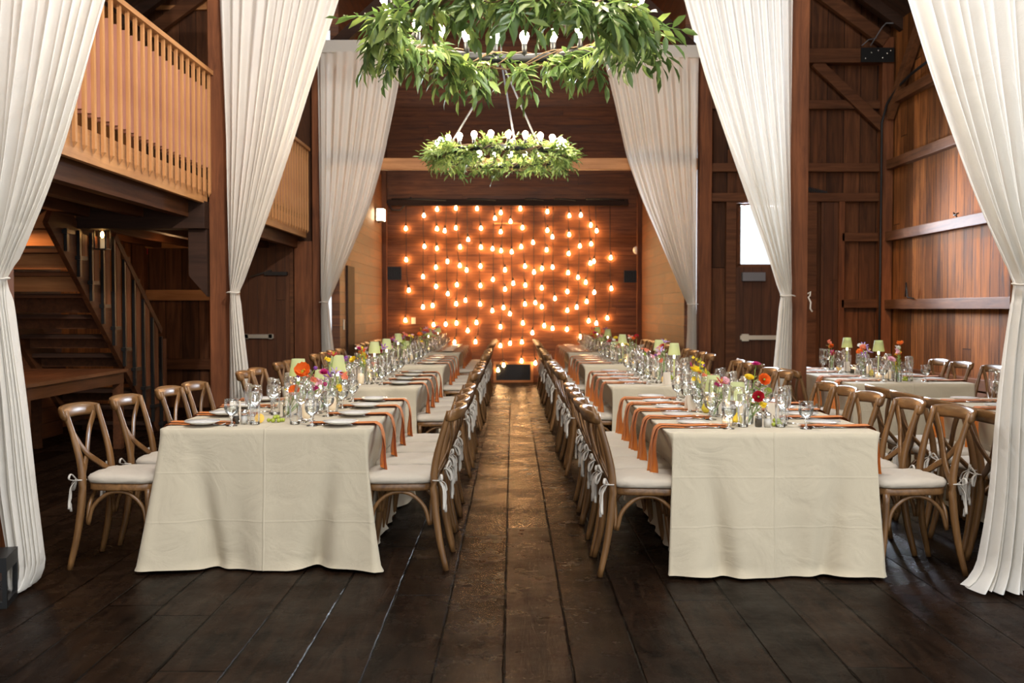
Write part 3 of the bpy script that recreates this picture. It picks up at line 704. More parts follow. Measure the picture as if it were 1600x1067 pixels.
# ------------------------------------------------------------------ curtains
def interp(tab, z):
    if z >= tab[0][0]: return tab[0][1]
    for (z0, a), (z1, b) in zip(tab, tab[1:]):
        if z1 <= z <= z0:
            t = (z0 - z) / (z0 - z1)
            return a + (b - a) * t
    return tab[-1][1]
def smooth_interp(tab, z):
    return sum(interp(tab, z + d) for d in (-0.12, -0.06, 0, 0.06, 0.12)) / 5
def curtain(sgn, Y, ztop, inner, outer, ztie, label, seed, folds=15, hem=False, foot_spread=0.0):
    rr = random.Random(seed)
    root = empty('curtain', (sgn * XP, Y, 0)); tag(root, label, 'curtain', 'draped curtains at the posts')
    ph = [rr.uniform(0, 6.28) for _ in range(8)]
    nu = 260
    zlist = []
    z = ztop
    while z > 0.012:
        zlist.append(z); z -= 0.045 if abs(z - ztie) > 0.25 else 0.018
    zlist.append(0.012)
    vs = []; w = nu + 1
    for z in zlist:
        xi = interp(inner, z) if abs(z - ztie) < 0.1 else smooth_interp(inner, z)
        xo = interp(outer, z)
        width = abs(xi - xo)
        g = 1 - math.exp(-((z - ztie) / 0.07) ** 2)
        below = z < ztie
        amp = (0.015 + 0.032 * min(1, 0.45 / max(width, 0.1))) * (0.35 + 0.65 * g) * (0.45 if z > ztop - 0.2 else 1)
        tt = (ztie - z) / ztie if below else 0
        for i in range(nu + 1):
            u = i / nu
            uu = u + 0.034 * math.sin(5 * u + ph[0] + z * 0.25) + 0.018 * math.sin(11 * u + ph[1]) + 0.004 * math.sin(23 * u + ph[5])
            a = 2 * PI * folds * uu
            s = math.sin(a + ph[2]) + 0.55 * math.sin(a * 0.47 + ph[3]) + 0.12 * math.sin(2.1 * a + ph[4]) * (0.5 + 0.5 * math.sin(3 * u + z))
            y = amp * s
            cross = 0.11 * math.sin(PI * u) * (1 - g) + 0.06 * math.sin(PI * u) * g
            y -= cross * (1.0 if not below else 1.0 + 0.6 * tt)
            x = xo + (xi - xo) * u
            # foot puddle
            if z < 0.16:
                q = (0.16 - z) / 0.16
                y -= q * q * (0.07 + 0.05 * math.sin(9 * u + ph[5])) * math.sin(PI * min(1, max(0, u * 1.0)))
                x += sgn * -1 * q * q * foot_spread * (u - 0.4) + 0.020 * q * math.sin(40 * u + ph[6])
                y += q * q * 0.022 * math.sin(57 * u + ph[1])
            zz = z + (0.006 * math.sin(31 * u + ph[7]) + 0.006 if z < 0.03 else 0)
            vs.append((x * sgn - sgn * XP, y, zz))
    fs = [(j * w + i, j * w + i + 1, (j + 1) * w + i + 1, (j + 1) * w + i) for j in range(len(zlist) - 1) for i in range(nu)]
    mb = MB().add(vs, fs, 0, True)
    mb.build('drape', M['curtain'], root)
    # tieback: a band around the waist
    xi, xo = interp(inner, ztie), interp(outer, ztie)
    cx = (xi + xo) / 2 * sgn - sgn * XP; rx = abs(xi - xo) / 2 + 0.012
    pts = [(cx + rx * math.cos(t), -0.06 + 0.10 * math.sin(t), ztie + 0.004 * math.sin(3 * t)) for t in [2 * PI * k / 24 for k in range(25)]]
    MB().tube(pts, 0.011, 6, flat=0.5).build('tieback', M['tie'], root)
    if hem:
        w0, w1 = sorted((interp(outer, ztop) * sgn - sgn * XP, interp(inner, ztop) * sgn - sgn * XP))
        MB().box(w0, w1, -0.045, 0.045, ztop - 0.01, ztop + 0.16).build('heading', M['curtain'], root)
    return root
# tables of (height, distance from the nave axis): inner edge, then outer edge, top to bottom
curtain(-1, 5.16, 5.1, [(5.1, 1.20), (2.99, 2.00), (2.58, 2.12), (2.2, 2.24), (1.9, 2.36), (1.70, 2.46), (1.56, 2.535), (1.3, 2.50), (0.9, 2.45), (0.5, 2.41), (0.0, 2.36)],
        [(5.1, 2.66), (2.0, 2.64), (1.56, 2.625), (1.0, 2.60), (0.5, 2.58), (0, 2.50)], 1.56, 'white curtain on the front left post beside the black lantern', 3, 11, foot_spread=0.12)
curtain(1, 5.12, 5.1, [(5.1, 1.2), (2.99, 1.93), (2.58, 2.06), (2.2, 2.20), (1.9, 2.32), (1.70, 2.42), (1.53, 2.50), (1.3, 2.46), (0.9, 2.42), (0.5, 2.40), (0.2, 2.36), (0.0, 2.32)],
        [(5.1, 2.66), (2.0, 2.63), (1.53, 2.625), (1.0, 2.63), (0, 2.66)], 1.53, 'white curtain on the front right post beside the side chairs', 5, 11, foot_spread=0.16)
curtain(-1, 9.66, 5.12, [(5.12, 1.35), (4.37, 1.60), (3.6, 1.86), (2.9, 2.09), (2.3, 2.30), (1.9, 2.45), (1.56, 2.575), (1.2, 2.54), (0.6, 2.47), (0, 2.42)],
        [(5.12, 2.75), (4.3, 2.73), (3.0, 2.68), (1.56, 2.65), (0, 2.66)], 1.56, 'white curtain on the middle left post before the loft railing', 8, 12)
curtain(1, 9.66, 5.12, [(5.12, 1.36), (4.37, 1.58), (3.6, 1.80), (2.9, 2.05), (2.3, 2.27), (1.9, 2.42), (1.53, 2.535), (1.2, 2.51), (0.6, 2.46), (0, 2.42)],
        [(5.12, 2.63), (3.0, 2.625), (1.53, 2.63), (0, 2.64)], 1.53, 'white curtain on the middle right post before the bright window', 12, 12)
curtain(-1, 14.36, 4.97, [(4.97, 1.50), (4.3, 1.63), (3.5, 1.80), (2.9, 1.97), (2.3, 2.22), (1.9, 2.40), (1.50, 2.575), (1.2, 2.55), (0.6, 2.48), (0, 2.42)],
        [(4.97, 2.71), (3.0, 2.69), (1.5, 2.67), (0, 2.66)], 1.50, 'white curtain farthest back on the left, beside the flood lamp', 15, 11, True)
curtain(1, 14.36, 4.90, [(4.90, 1.27), (4.3, 1.42), (3.5, 1.60), (2.9, 1.82), (2.3, 2.09), (1.9, 2.26), (1.47, 2.46), (1.2, 2.47), (0.6, 2.44), (0, 2.42)],
        [(4.90, 2.60), (3.0, 2.58), (1.47, 2.58), (0, 2.60)], 1.47, 'white curtain farthest back on the right, beside the smoke detector', 18, 11, True)
rbn = empty('ribbon_tie', (2.80, 9.74, 1.50)); tag(rbn, 'small white ribbon knotted around the middle right post', 'ribbon')
MB().tube([(0.01, 0, 0.05), (0.035, -0.005, 0.07), (0.03, -0.005, 0.03), (0.015, 0, 0.02), (0.04, 0, -0.03), (0.035, 0, -0.09), (0.055, 0, -0.12)], 0.008, 6).build('bow', M['tie'], rbn)
# lantern box at the front left
lb = empty('floor_lantern', (-2.52, 4.86, 0), R(14)); tag(lb, 'black glass-sided floor lantern at the foot of the left curtain', 'lantern')
b = MB(); b.box(-0.12, 0.12, -0.12, 0.12, 0, 0.03); b.box(-0.12, 0.12, -0.12, 0.12, 0.17, 0.24)
for sx in (-1, 1):
    for sy in (-1, 1): b.box(sx * 0.11 - 0.01, sx * 0.11 + 0.01, sy * 0.11 - 0.01, sy * 0.11 + 0.01, 0.03, 0.17)
b.build('frame', M['blackmetal'], lb)
b = MB(); b.box(-0.1, 0.1, -0.108, -0.104, 0.03, 0.17); b.box(0.104, 0.108, -0.1, 0.1, 0.03, 0.17); b.box(-0.108, -0.104, -0.1, 0.1, 0.03, 0.17); b.build('panes', M['glass'], lb)
MB().lathe([(0.04, 0.03), (0.04, 0.10)], 16).build('candle', M['frost'], lb)

# ------------------------------------------------------------------ chandeliers
def sprig(rr, L, nl, ls, droop, wr=0.32):
    """a curved twig with alternate leaves, growing along +x"""
    mb = MB(); pts = []
    d = Vector((1, 0, 0)); p = Vector((0, 0, 0))
    bend = rr.uniform(-0.25, 0.25)
    n = nl + 1
    for i in range(n):
        pts.append(p.copy())
        d = (d + Vector((0, bend / n * 2, -droop / n))).normalized()
        p = p + d * (L / n)
    pts.append(p.copy())
    mb.tube(pts, [0.0022] * (len(pts) - 1) + [0.001], 4, mi=1)
    for i in range(1, len(pts)):
        for sd in ((-1, 1) if i < len(pts) - 1 else (0,)):
            base = pts[i]; dr = (pts[i] - pts[i - 1]).normalized()
            side = dr.cross(Vector((0, 0, 1))).normalized() * sd
            out = (dr * rr.uniform(0.45, 0.9) + side * rr.uniform(0.6, 1.0) + Vector((0, 0, rr.uniform(-0.45, 0.25)))).normalized()
            leaf(mb, base, out, ls * rr.uniform(0.65, 1.2), rr, wr, rr.choice((0, 0, 2) if wr > 0.32 else (0, 2, 2)))
    return mb
def leaf(mb, base, out, l, rr, wr=0.30, mi=0):
    upv = Vector((rr.uniform(-0.5, 0.5), rr.uniform(-0.5, 0.5), 1))
    s = out.cross(upv).normalized(); nn = s.cross(out).normalized()
    w = l * wr * 0.5
    c = [base, base + out * l * 0.3 - nn * l * 0.02, base + out * l * 0.68 - nn * l * 0.05, base + out * l - nn * l * 0.14]
    L1 = base + out * l * 0.3 + s * w * 0.85 + nn * w * 0.3; L2 = base + out * l * 0.66 + s * w * 0.8 + nn * w * 0.15
    R1 = base + out * l * 0.3 - s * w * 0.85 + nn * w * 0.3; R2 = base + out * l * 0.66 - s * w * 0.8 + nn * w * 0.15
    mb.add([c[0], c[1], c[2], c[3], L1, L2, R1, R2], [(0, 1, 4), (1, 2, 5, 4), (2, 3, 5), (0, 6, 1), (1, 6, 7, 2), (2, 7, 3)], mi, True)
def chandelier(cx, cy, z, rad, nb, label, glabel, seed, nsp, slen, lsize, droop, phase=0.0, wr=0.34):
    rr = random.Random(seed)
    root = empty('chandelier', (cx, cy, z)); tag(root, label, 'chandelier', 'ring chandeliers over the aisle')
    ring = [(rad * math.cos(2 * PI * k / 48), rad * math.sin(2 * PI * k / 48), 0) for k in range(49)]
    MB().tube(ring, 0.016, 8, flat=1.6).build('ring', M['blackmetal'], root)
    for k in range(3):
        t = 2 * PI * k / 3 + 0.5 + phase
        MB().tube([(rad * math.cos(t), rad * math.sin(t), 0.01), (0, 0, 0.88)], 0.009, 6).build('rod', M['greybox'], root)
    MB().tube([(0, 0, 0.88), (0, 0, 5.9)], 0.008, 6).build('chain', M['greybox'], root)
    MB().lathe([(0.02, 0.86), (0.03, 0.88), (0.02, 0.91)], 10).build('hub', M['blackmetal'], root)
    bm_ = MB().lathe([(0.012, 0), (0.014, 0.012), (0.023, 0.03), (0.0255, 0.045), (0.021, 0.060), (0.010, 0.070), (0.0005, 0.072)], 10).mesh('bulb', M['bulb_white'])
    sm_ = MB().lathe([(0.015, -0.07), (0.015, 0.0), (0.012, 0.004)], 8).mesh('socket', M['blackmetal'])
    for k in range(nb):
        t = 2 * PI * (k + 0.5) / nb + phase
        b = bpy.data.objects.new('bulb', bm_); COL.objects.link(b); b.parent = root; b.location = (rad * math.cos(t), rad * math.sin(t), 0.075)
        s = bpy.data.objects.new('socket', sm_); COL.objects.link(s); s.parent = b
    gr = empty('leaf_garland', (cx, cy, z)); tag(gr, glabel, 'garland', 'leafy garlands on the chandeliers')
    fol = MB(); vine = MB()
    for k in range(5):
        ph = rr.uniform(0, 6.28); fr = rr.choice((5, 7, 9))
        pts = [((rad + 0.04 * math.cos(fr * t + ph)) * math.cos(t), (rad + 0.04 * math.cos(fr * t + ph)) * math.sin(t), 0.045 * math.sin(fr * t + ph) - 0.01) for t in [2 * PI * j / 90 for j in range(91)]]
        vine.tube(pts, 0.004, 5)
    vine.build('vine', M['twig'], gr)
    for k in range(nsp):
        t = rr.uniform(0, 2 * PI)
        base = Vector((rad * math.cos(t), rad * math.sin(t), rr.uniform(-0.04, 0.02)))
        tang = t + rr.choice((-1, 1)) * R(90) + rr.uniform(-1.1, 1.1)
        if rr.random() < 0.35: tang = t + rr.uniform(-0.8, 0.8) + (PI if rr.random() < 0.25 else 0)
        el = rr.uniform(-0.75, 0.30 if wr > 0.32 else 1.1)
        sp1 = sprig(rr, slen * rr.uniform(0.55, 1.15), rr.randint(4, 6), lsize, droop * rr.uniform(0.4, 1.5), wr)
        mat = Matrix.Translation(base) @ Matrix.Rotation(tang, 4, 'Z') @ Matrix.Rotation(-el, 4, 'Y') @ Matrix.Rotation(rr.uniform(-0.8, 0.8), 4, 'X')
        fol.merge(sp1, mat)
    fol.build('foliage', [M['leaf'], M['stem'], M['leaf_light']], gr)
    return root
chandelier(0.0, 4.92, 2.745, 0.60, 24, 'black ring chandelier nearest the front, cropped by the top of the photo', 'long leafy green garland wound on the front chandelier', 21, 175, 0.22, 0.092, 1.0, 0.02, 0.34)
chandelier(-0.10, 9.45, 2.80, 0.58, 24, 'black ring chandelier farther back with three slanted rods', 'dense short-leaved garland wound on the rear chandelier', 33, 360, 0.16, 0.062, 0.5, 0.25, 0.30)

# ------------------------------------------------------------------ prototype: cross-back chair
def proto_root(name):
    return bpy.data.objects.new(name, None)
def catmull(pts, n=5):
    P = [Vector(p) for p in pts]; P = [P[0] * 2 - P[1]] + P + [P[-1] * 2 - P[-2]]
    out = []
    for i in range(1, len(P) - 2):
        for k in range(n):
            t = k / n; a, b, c, d = P[i - 1], P[i], P[i + 1], P[i + 2]
            out.append(0.5 * ((2 * b) + (c - a) * t + (2 * a - 5 * b + 4 * c - d) * t * t + (3 * b - a - 3 * c + d) * t ** 3))
    out.append(P[-2]); return out
def seat_outline(k, grow=0.0):
    """rounded trapezoid seat outline, front at +y"""
    pts = []
    hw_b, hw_f, y0, y1 = 0.185 + grow, 0.208 + grow, 0.0 - grow, 0.385 + grow
    for i in range(k):
        t = 2 * PI * i / k
        c, s = math.cos(t), math.sin(t)
        e = 0.42
        x = math.copysign(abs(c) ** e, c); y = math.copysign(abs(s) ** e, s)
        hw = hw_b + (hw_f - hw_b) * (y + 1) / 2
        pts.append((x * hw, (y0 + y1) / 2 + y * (y1 - y0) / 2))
    return pts
def make_chair():
    r = proto_root('cross_back_chair')
    for sx in (-1, 1):
        pts = catmull([(sx * 0.215, -0.075, 0.0), (sx * 0.205, -0.035, 0.18), (sx * 0.197, -0.008, 0.40), (sx * 0.195, -0.012, 0.55), (sx * 0.198, -0.045, 0.70), (sx * 0.203, -0.092, 0.858)], 4)
        n = len(pts)
        part(MB().tube(pts, [0.0160 + 0.0055 * math.sin(PI * min(1, i / (n * 0.85))) for i in range(n)], 8), 'leg', M['chair'], r)
        pts = catmull([(sx * 0.185, 0.345, 0.435), (sx * 0.192, 0.352, 0.25), (sx * 0.203, 0.372, 0.09), (sx * 0.210, 0.388, 0.0)], 4)
        n = len(pts)
        part(MB().tube(pts, [0.019 - 0.006 * i / n for i in range(n)], 8), 'leg', M['chair'], r)
        pts = catmull([(sx * 0.185, 0.018, 0.24), (sx * 0.183, 0.045, 0.335), (sx * 0.178, 0.11, 0.40), (sx * 0.176, 0.18, 0.418), (sx * 0.178, 0.25, 0.40), (sx * 0.182, 0.315, 0.335), (sx * 0.187, 0.336, 0.24)], 4)
        part(MB().tube(pts, 0.0115, 6), 'stretcher', M['chair'], r)
    for y, z0 in ((0.345, 0.24), (0.012, 0.24)):
        pts = catmull([(-0.175, y, z0), (-0.155, y, 0.335), (-0.08, y, 0.40), (0, y, 0.418), (0.08, y, 0.40), (0.155, y, 0.335), (0.175, y, z0)], 4)
        part(MB().tube(pts, 0.0115, 6), 'stretcher', M['chair'], r)
    # seat frame
    k = 32; o = seat_outline(k)
    vs = [(x, y, 0.425) for x, y in o] + [(x * 1.015, y, 0.432) for x, y in o] + [(x * 1.015, y, 0.456) for x, y in o] + [(x * 0.99, y, 0.463) for x, y in o]
    fs = [tuple(range(k - 1, -1, -1)), tuple(range(3 * k, 4 * k))]
    for q in range(3):
        for i in range(k): fs.append((q * k + i, q * k + (i + 1) % k, (q + 1) * k + (i + 1) % k, (q + 1) * k + i))
    part(MB().add(vs, fs, 0, True), 'seat_frame', M['chairx'], r)
    # crest rail, wrapping over the stiles
    pts = []; rad = []
    for i in range(17):
        t = -1 + 2 * i / 16
        pts.append((0.218 * t, -0.110 - 0.042 * (1 - t * t) + 0.02 * max(0, abs(t) - 0.85) * 6, 0.836 + 0.008 * (1 - t * t)))
        rad.append(0.037 * (0.82 + 0.18 * (1 - t ** 10)))
    mb = MB()
    vs = []; n = 12
    for (p, q) in zip(pts, rad):
        for j in range(n):
            a = 2 * PI * j / n; cz, cy = math.cos(a), math.sin(a)
            cz = math.copysign(abs(cz) ** 0.75, cz); cy = math.copysign(abs(cy) ** 0.75, cy)
            vs.append((p[0], p[1] + cy * 0.0160 - cz * 0.010, p[2] + cz * q))
    fs = [(i * n + j, i * n + (j + 1) % n, (i + 1) * n + (j + 1) % n, (i + 1) * n + j) for i in range(16) for j in range(n)]
    fs += [tuple(range(n - 1, -1, -1)), tuple(range(16 * n, 17 * n))]
    mb.add(vs, fs, 0, True)
    part(mb, 'crest_rail', M['chairx'], r)
    for sx in (-1, 1):
        yo = 0.006 * sx
        pts = catmull([(sx * 0.186, -0.098 + yo * 0.3, 0.815), (sx * 0.11, -0.092 + yo, 0.72), (sx * 0.02, -0.066 + yo, 0.61), (-sx * 0.08, -0.036 + yo, 0.54), (-sx * 0.186, -0.010 + yo * 0.3, 0.478)], 5)
        mb = MB()
        vs = []; fs = []
        for i, p in enumerate(pts):
            d = (pts[min(i + 1, len(pts) - 1)] - pts[max(i - 1, 0)]).normalized()
            a = d.cross(Vector((0, 1, 0.25))).normalized(); b = d.cross(a).normalized()
            w_, h_ = 0.0195, 0.006
            for (q1, q2) in ((-1, -0.6), (-0.7, -1), (0.7, -1), (1, -0.6), (1, 0.6), (0.7, 1), (-0.7, 1), (-1, 0.6)):
                vs.append(p + a * w_ * q1 + b * h_ * q2)
        for i in range(len(pts) - 1):
            for j in range(8): fs.append((i * 8 + j, i * 8 + (j + 1) % 8, (i + 1) * 8 + (j + 1) % 8, (i + 1) * 8 + j))
        mb.add(vs, fs, 0, True)
        part(mb, 'cross_slat', M['chair'], r)
    # cushion
    k = 36; o = seat_outline(k, 0.004); cx, cy = 0, 0.195
    rings = [(1.0, 0.466), (1.03, 0.478), (1.03, 0.492), (0.97, 0.506), (0.8, 0.514), (0.5, 0.518), (0.2, 0.519)]
    vs = []; fs = []
    for (s, z) in rings:
        for i, (x, y) in enumerate(o):
            wob = 0.004 * math.sin(i * 2.3 + z * 90) if s > 0.9 else 0.003 * math.sin(i * 0.9 + s * 5)
            vs.append((x * s, cy + (y - cy) * s, z + wob * (0 if z < 0.47 else 1)))
    for q in range(len(rings) - 1):
        for i in range(k): fs.append((q * k + i, q * k + (i + 1) % k, (q + 1) * k + (i + 1) % k, (q + 1) * k + i))
    fs.append(tuple(range((len(rings) - 1) * k, len(rings) * k))); fs.append(tuple(range(k - 1, -1, -1)))
    cu = part(MB().add(vs, fs, 0, True), 'cushion', M['cushion'], r)
    for sx in (-1, 1):
        mb = MB(); c = Vector((sx * 0.2, -0.035, 0.487))
        mb.tube([c + Vector(v) for v in ((-sx * 0.02, 0.04, -0.004), (sx * 0.018, 0.03, 0), (sx * 0.020, 0.0, 0.0), (0, -0.006, 0), (-sx * 0.022, 0.02, 0), (-sx * 0.02, 0.045, -0.004))], 0.0065, 6, flat=0.5)
        mb.tube(catmull([c, c + Vector((sx * 0.035, -0.015, 0.035)), c + Vector((sx * 0.05, -0.02, 0.01)), c + Vector((sx * 0.01, -0.004, -0.004))], 4), 0.0075, 6, flat=0.35)
        mb.tube(catmull([c, c + Vector((-sx * 0.02, -0.03, -0.02)), c + Vector((-sx * 0.035, -0.035, -0.065)), c + Vector((-sx * 0.01, -0.015, -0.04)), c], 4), 0.0075, 6, flat=0.35)
        mb.tube(catmull([c, c + Vector((sx * 0.02, -0.025, -0.04)), c + Vector((sx * 0.025, -0.03, -0.10)), c + Vector((sx * 0.032, -0.03, -0.155))], 4), 0.008, 6, flat=0.3)
        mb.tube(catmull([c, c + Vector((-sx * 0.005, -0.03, -0.04)), c + Vector((sx * 0.004, -0.035, -0.12)), c + Vector((-sx * 0.004, -0.035, -0.175))], 4), 0.008, 6, flat=0.3)
        part(mb, 'ribbon_tie', M['tie'], cu)
    return r
CHAIR = make_chair()

# ------------------------------------------------------------------ prototypes: tableware
def lathe_proto(name, prof, mat, n=20, solid=None):
    r = bpy.data.objects.new(name, MB().lathe(prof, n, close=False).mesh(name, mat)); return r
def make_wine():
    mb = MB()
    mb.lathe([(0.0006, 0.0), (0.034, 0.0), (0.034, 0.002), (0.012, 0.006), (0.004, 0.014), (0.0032, 0.05), (0.0042, 0.095), (0.006, 0.101)], 18, 1, close=False)
    mb.lathe([(0.0005, 0.100), (0.012, 0.103), (0.028, 0.115), (0.039, 0.138), (0.041, 0.155), (0.038, 0.18), (0.032, 0.212), (0.0305, 0.212)], 20, 0, close=False)
    return bpy.data.objects.new('wine_glass', mb.mesh('wine_glass', [M['glass'], M['glass_solid']]))
def make_goblet():
    mb = MB()
    mb.lathe([(0.0006, 0.0), (0.033, 0.0), (0.033, 0.002), (0.012, 0.007), (0.006, 0.016), (0.005, 0.035), (0.008, 0.050), (0.012, 0.056)], 18, 1, close=False)
    mb.lathe([(0.0005, 0.055), (0.018, 0.060), (0.034, 0.075), (0.041, 0.098), (0.040, 0.125), (0.038, 0.148), (0.0365, 0.148)], 20, 0, close=False)
    r = bpy.data.objects.new('water_goblet', mb.mesh('water_goblet', [M['glass'], M['glass_solid']]))
    part(MB().lathe([(0.0005, 0.058), (0.017, 0.063), (0.0325, 0.077), (0.039, 0.098), (0.0388, 0.108), (0.0005, 0.108)], 18, close=False), 'water', M['water'], r)
    return r
def make_highball():
    mb = MB()
    mb.lathe([(0.0005, 0.0), (0.027, 0.0), (0.028, 0.006), (0.026, 0.014), (0.0005, 0.016)], 18, 1, close=False)
    mb.lathe([(0.028, 0.004), (0.030, 0.10), (0.0325, 0.178), (0.031, 0.178)], 18, 0, close=False)
    return bpy.data.objects.new('highball_glass', mb.mesh('highball_glass', [M['glass'], M['glass_solid']]))
def make_flute():
    mb = MB()
    mb.lathe([(0.0006, 0.0), (0.029, 0.0), (0.029, 0.002), (0.010, 0.006), (0.004, 0.013), (0.0034, 0.05), (0.005, 0.072)], 16, 1, close=False)
    mb.lathe([(0.0005, 0.071), (0.009, 0.078), (0.018, 0.10), (0.0235, 0.14), (0.0225, 0.19), (0.021, 0.215), (0.0198, 0.215)], 18, 0, close=False)
    return bpy.data.objects.new('champagne_flute', mb.mesh('champagne_flute', [M['glass'], M['glass_solid']]))
def make_plate():
    return bpy.data.objects.new('side_plate', MB().lathe([(0.0005, 0.004), (0.055, 0.004), (0.058, 0.002), (0.062, 0.004), (0.095, 0.016), (0.096, 0.019), (0.064, 0.009), (0.055, 0.007), (0.0005, 0.007)], 28, close=False).mesh('side_plate', M['china']))
def make_napkin():
    """local: table edge at x=0, table top at z=0, inward +x, hanging at -x"""
    mb = MB()
    rr = random.Random(4)
    path = []
    for i in range(9): path.append((0.36 - 0.36 * i / 8, 0.0045 + 0.002 * math.sin(i)))
    path += [(-0.012, 0.0035), (-0.022, -0.006), (-0.027, -0.03)]
    for i in range(1, 7): path.append((-0.028 - 0.006 * math.sin(i * 0.9), -0.03 - 0.215 * i / 6))
    def sheet(off_y, w0, w1, dz, skew, mi, tail):
        vs = []; n = len(path)
        for i, (x, z) in enumerate(path):
            t = i / (n - 1)
            w = w0 + (w1 - w0) * t
            hang = max(0, (i - 10) / (n - 11))
            for k in range(7):
                q = -1 + 2 * k / 6
                y = off_y + q * w / 2 + skew * t
                fold = 0.012 * hang * math.cos(q * PI * 1.5 + mi)
                zz = z + dz * (1 if i < 9 else 0) + (0.0035 * (1 - abs(q)) if i < 9 else 0) + (tail * abs(q) * hang * 0.03)
                swing = hang * (0.052 * (0.5 + 0.5 * q) if mi == 0 else 0.030 * (0.5 - 0.5 * q))
                vs.append((x - dz * (0 if i < 9 else 1) - fold - swing, y, zz))
        fs = [(i * 7 + k, i * 7 + k + 1, (i + 1) * 7 + k + 1, (i + 1) * 7 + k) for i in range(n - 1) for k in range(6)]
        mb.add(vs, fs, mi, True)
    sheet(-0.006, 0.105, 0.118, 0.0, -0.006, 0, -1)
    sheet(0.010, 0.086, 0.108, 0.008, 0.010, 1, 1)
    return bpy.data.objects.new('cloth_napkin', mb.mesh('cloth_napkin', [M['napkin'], M['napkin_fold']]))
def make_knife():
    mb = MB()
    mb.tube([(0, 0, 0.005), (0.04, 0, 0.006), (0.09, 0, 0.005)], [0.004, 0.0055, 0.004], 6, flat=0.6)
    mb.box(0.09, 0.205, -0.008, 0.007, 0.0035, 0.0052)
    return bpy.data.objects.new('table_knife', mb.mesh('table_knife', M['steel']))
def make_fork():
    mb = MB()
    mb.tube([(0, 0, 0.004), (0.05, 0, 0.006), (0.12, 0, 0.008), (0.135, 0, 0.007)], [0.0055, 0.004, 0.003, 0.006], 6, flat=0.5)
    mb.box(0.132, 0.152, -0.011, 0.011, 0.005, 0.0075)
    for k in range(4): mb.tube([(0.150, -0.009 + k * 0.006, 0.006), (0.172, -0.009 + k * 0.006, 0.004), (0.195, -0.009 + k * 0.006, 0.010)], 0.0016, 5)
    return bpy.data.objects.new('fork', mb.mesh('fork', M['steel']))
def make_spoon():
    mb = MB()
    mb.tube([(0, 0, 0.004), (0.05, 0, 0.006), (0.13, 0, 0.008), (0.15, 0, 0.006)], [0.0055, 0.004, 0.003, 0.004], 6, flat=0.5)
    def f(u, v):
        a = 2 * PI * u; r = v
        return (0.172 + math.cos(a) * 0.027 * r, math.sin(a) * 0.019 * r, 0.003 + 0.009 * r * r)
    mb.grid(f, 16, 4)
    return bpy.data.objects.new('spoon', mb.mesh('spoon', M['steel']))
def make_shaker(kind):
    r = proto_root(kind + '_shaker')
    part(MB().lathe([(0.0005, 0.0), (0.021, 0.0), (0.021, 0.052), (0.018, 0.062)], 8, close=False), 'jar', M['glass'], r)
    part(MB().lathe([(0.0005, 0.004), (0.0195, 0.004), (0.0195, 0.045), (0.0005, 0.045)], 8, close=False), kind, M[kind], r)
    part(MB().lathe([(0.019, 0.060), (0.020, 0.064), (0.0195, 0.074), (0.013, 0.081), (0.0005, 0.083)], 14, close=False), 'cap', M['steel'], r)
    return r
def make_votive():
    r = proto_root('tea_light_holder')
    part(MB().lathe([(0.0005, 0.0), (0.026, 0.0), (0.028, 0.006), (0.032, 0.065), (0.0305, 0.065)], 18, close=False), 'glass_cup', M['glass'], r)
    part(MB().lathe([(0.0005, 0.006), (0.026, 0.006), (0.028, 0.030), (0.0005, 0.030)], 16, close=False), 'wax', M['frost'], r)
    part(MB().ball((0, 0, 0.040), 0.005, 6, 6, sz=1.9), 'flame', M['flame'], r)
    return r
def make_hurricane():
    r = proto_root('hurricane_candle')
    part(MB().lathe([(0.0005, 0.0), (0.040, 0.0), (0.041, 0.01), (0.042, 0.06), (0.042, 0.125), (0.039, 0.14), (0.0375, 0.14)], 20, close=False), 'glass_cylinder', M['glass'], r)
    part(MB().lathe([(0.0005, 0.008), (0.022, 0.008), (0.028, 0.03), (0.029, 0.07), (0.022, 0.092), (0.0005, 0.096)], 18, close=False), 'candle', M['frost'], r)
    return r
def make_card():
    mb = MB()
    mb.grid(lambda u, v: (-0.03 + 0.06 * u, -0.022 + 0.016 * v + 0.004 * math.sin(3 * u), 0.105 * v), 4, 4)
    mb.grid(lambda u, v: (-0.03 + 0.06 * u, 0.022 - 0.016 * v + 0.004 * math.sin(3 * u + 1), 0.100 * v), 4, 4)
    return bpy.data.objects.new('menu_card', mb.mesh('menu_card', M['paper']))
def make_lamp(h):
    r = proto_root('table_lamp')
    part(MB().lathe([(0.0005, 0.0), (0.030, 0.0), (0.031, 0.004), (0.012, 0.010), (0.008, 0.02), (0.010, 0.035), (0.008, 0.05)], 18, close=False), 'base', M['glass_solid'], r)
    part(MB().lathe([(0.007, 0.03), (0.0075, h - 0.10)], 10, close=False), 'stick', M['taper'], r)
    part(MB().lathe([(0.008, h - 0.135), (0.009, h - 0.13), (0.009, h - 0.055), (0.001, h - 0.05)], 10, close=False), 'candle_tube', M['lampglow'], r)
    part(MB().lathe([(0.056, h - 0.105), (0.039, h), (0.0385, h), (0.055, h - 0.105)], 24, close=False), 'lamp_shade', M['shade'], r)
    return r
def make_vase(h, r0):
    r = proto_root('bud_vase')
    part(MB().lathe([(0.0005, 0.0), (r0, 0.0), (r0 * 1.05, 0.01), (r0 * 1.05, h * 0.6), (r0 * 0.7, h * 0.8), (r0 * 0.75, h), (r0 * 0.68, h)], 18, close=False), 'glass_body', M['glass'], r)
    part(MB().lathe([(0.0005, 0.005), (r0 * 0.95, 0.005), (r0 * 0.97, h * 0.5), (0.0005, h * 0.5)], 16, close=False), 'water', M['water'], r)
    return r
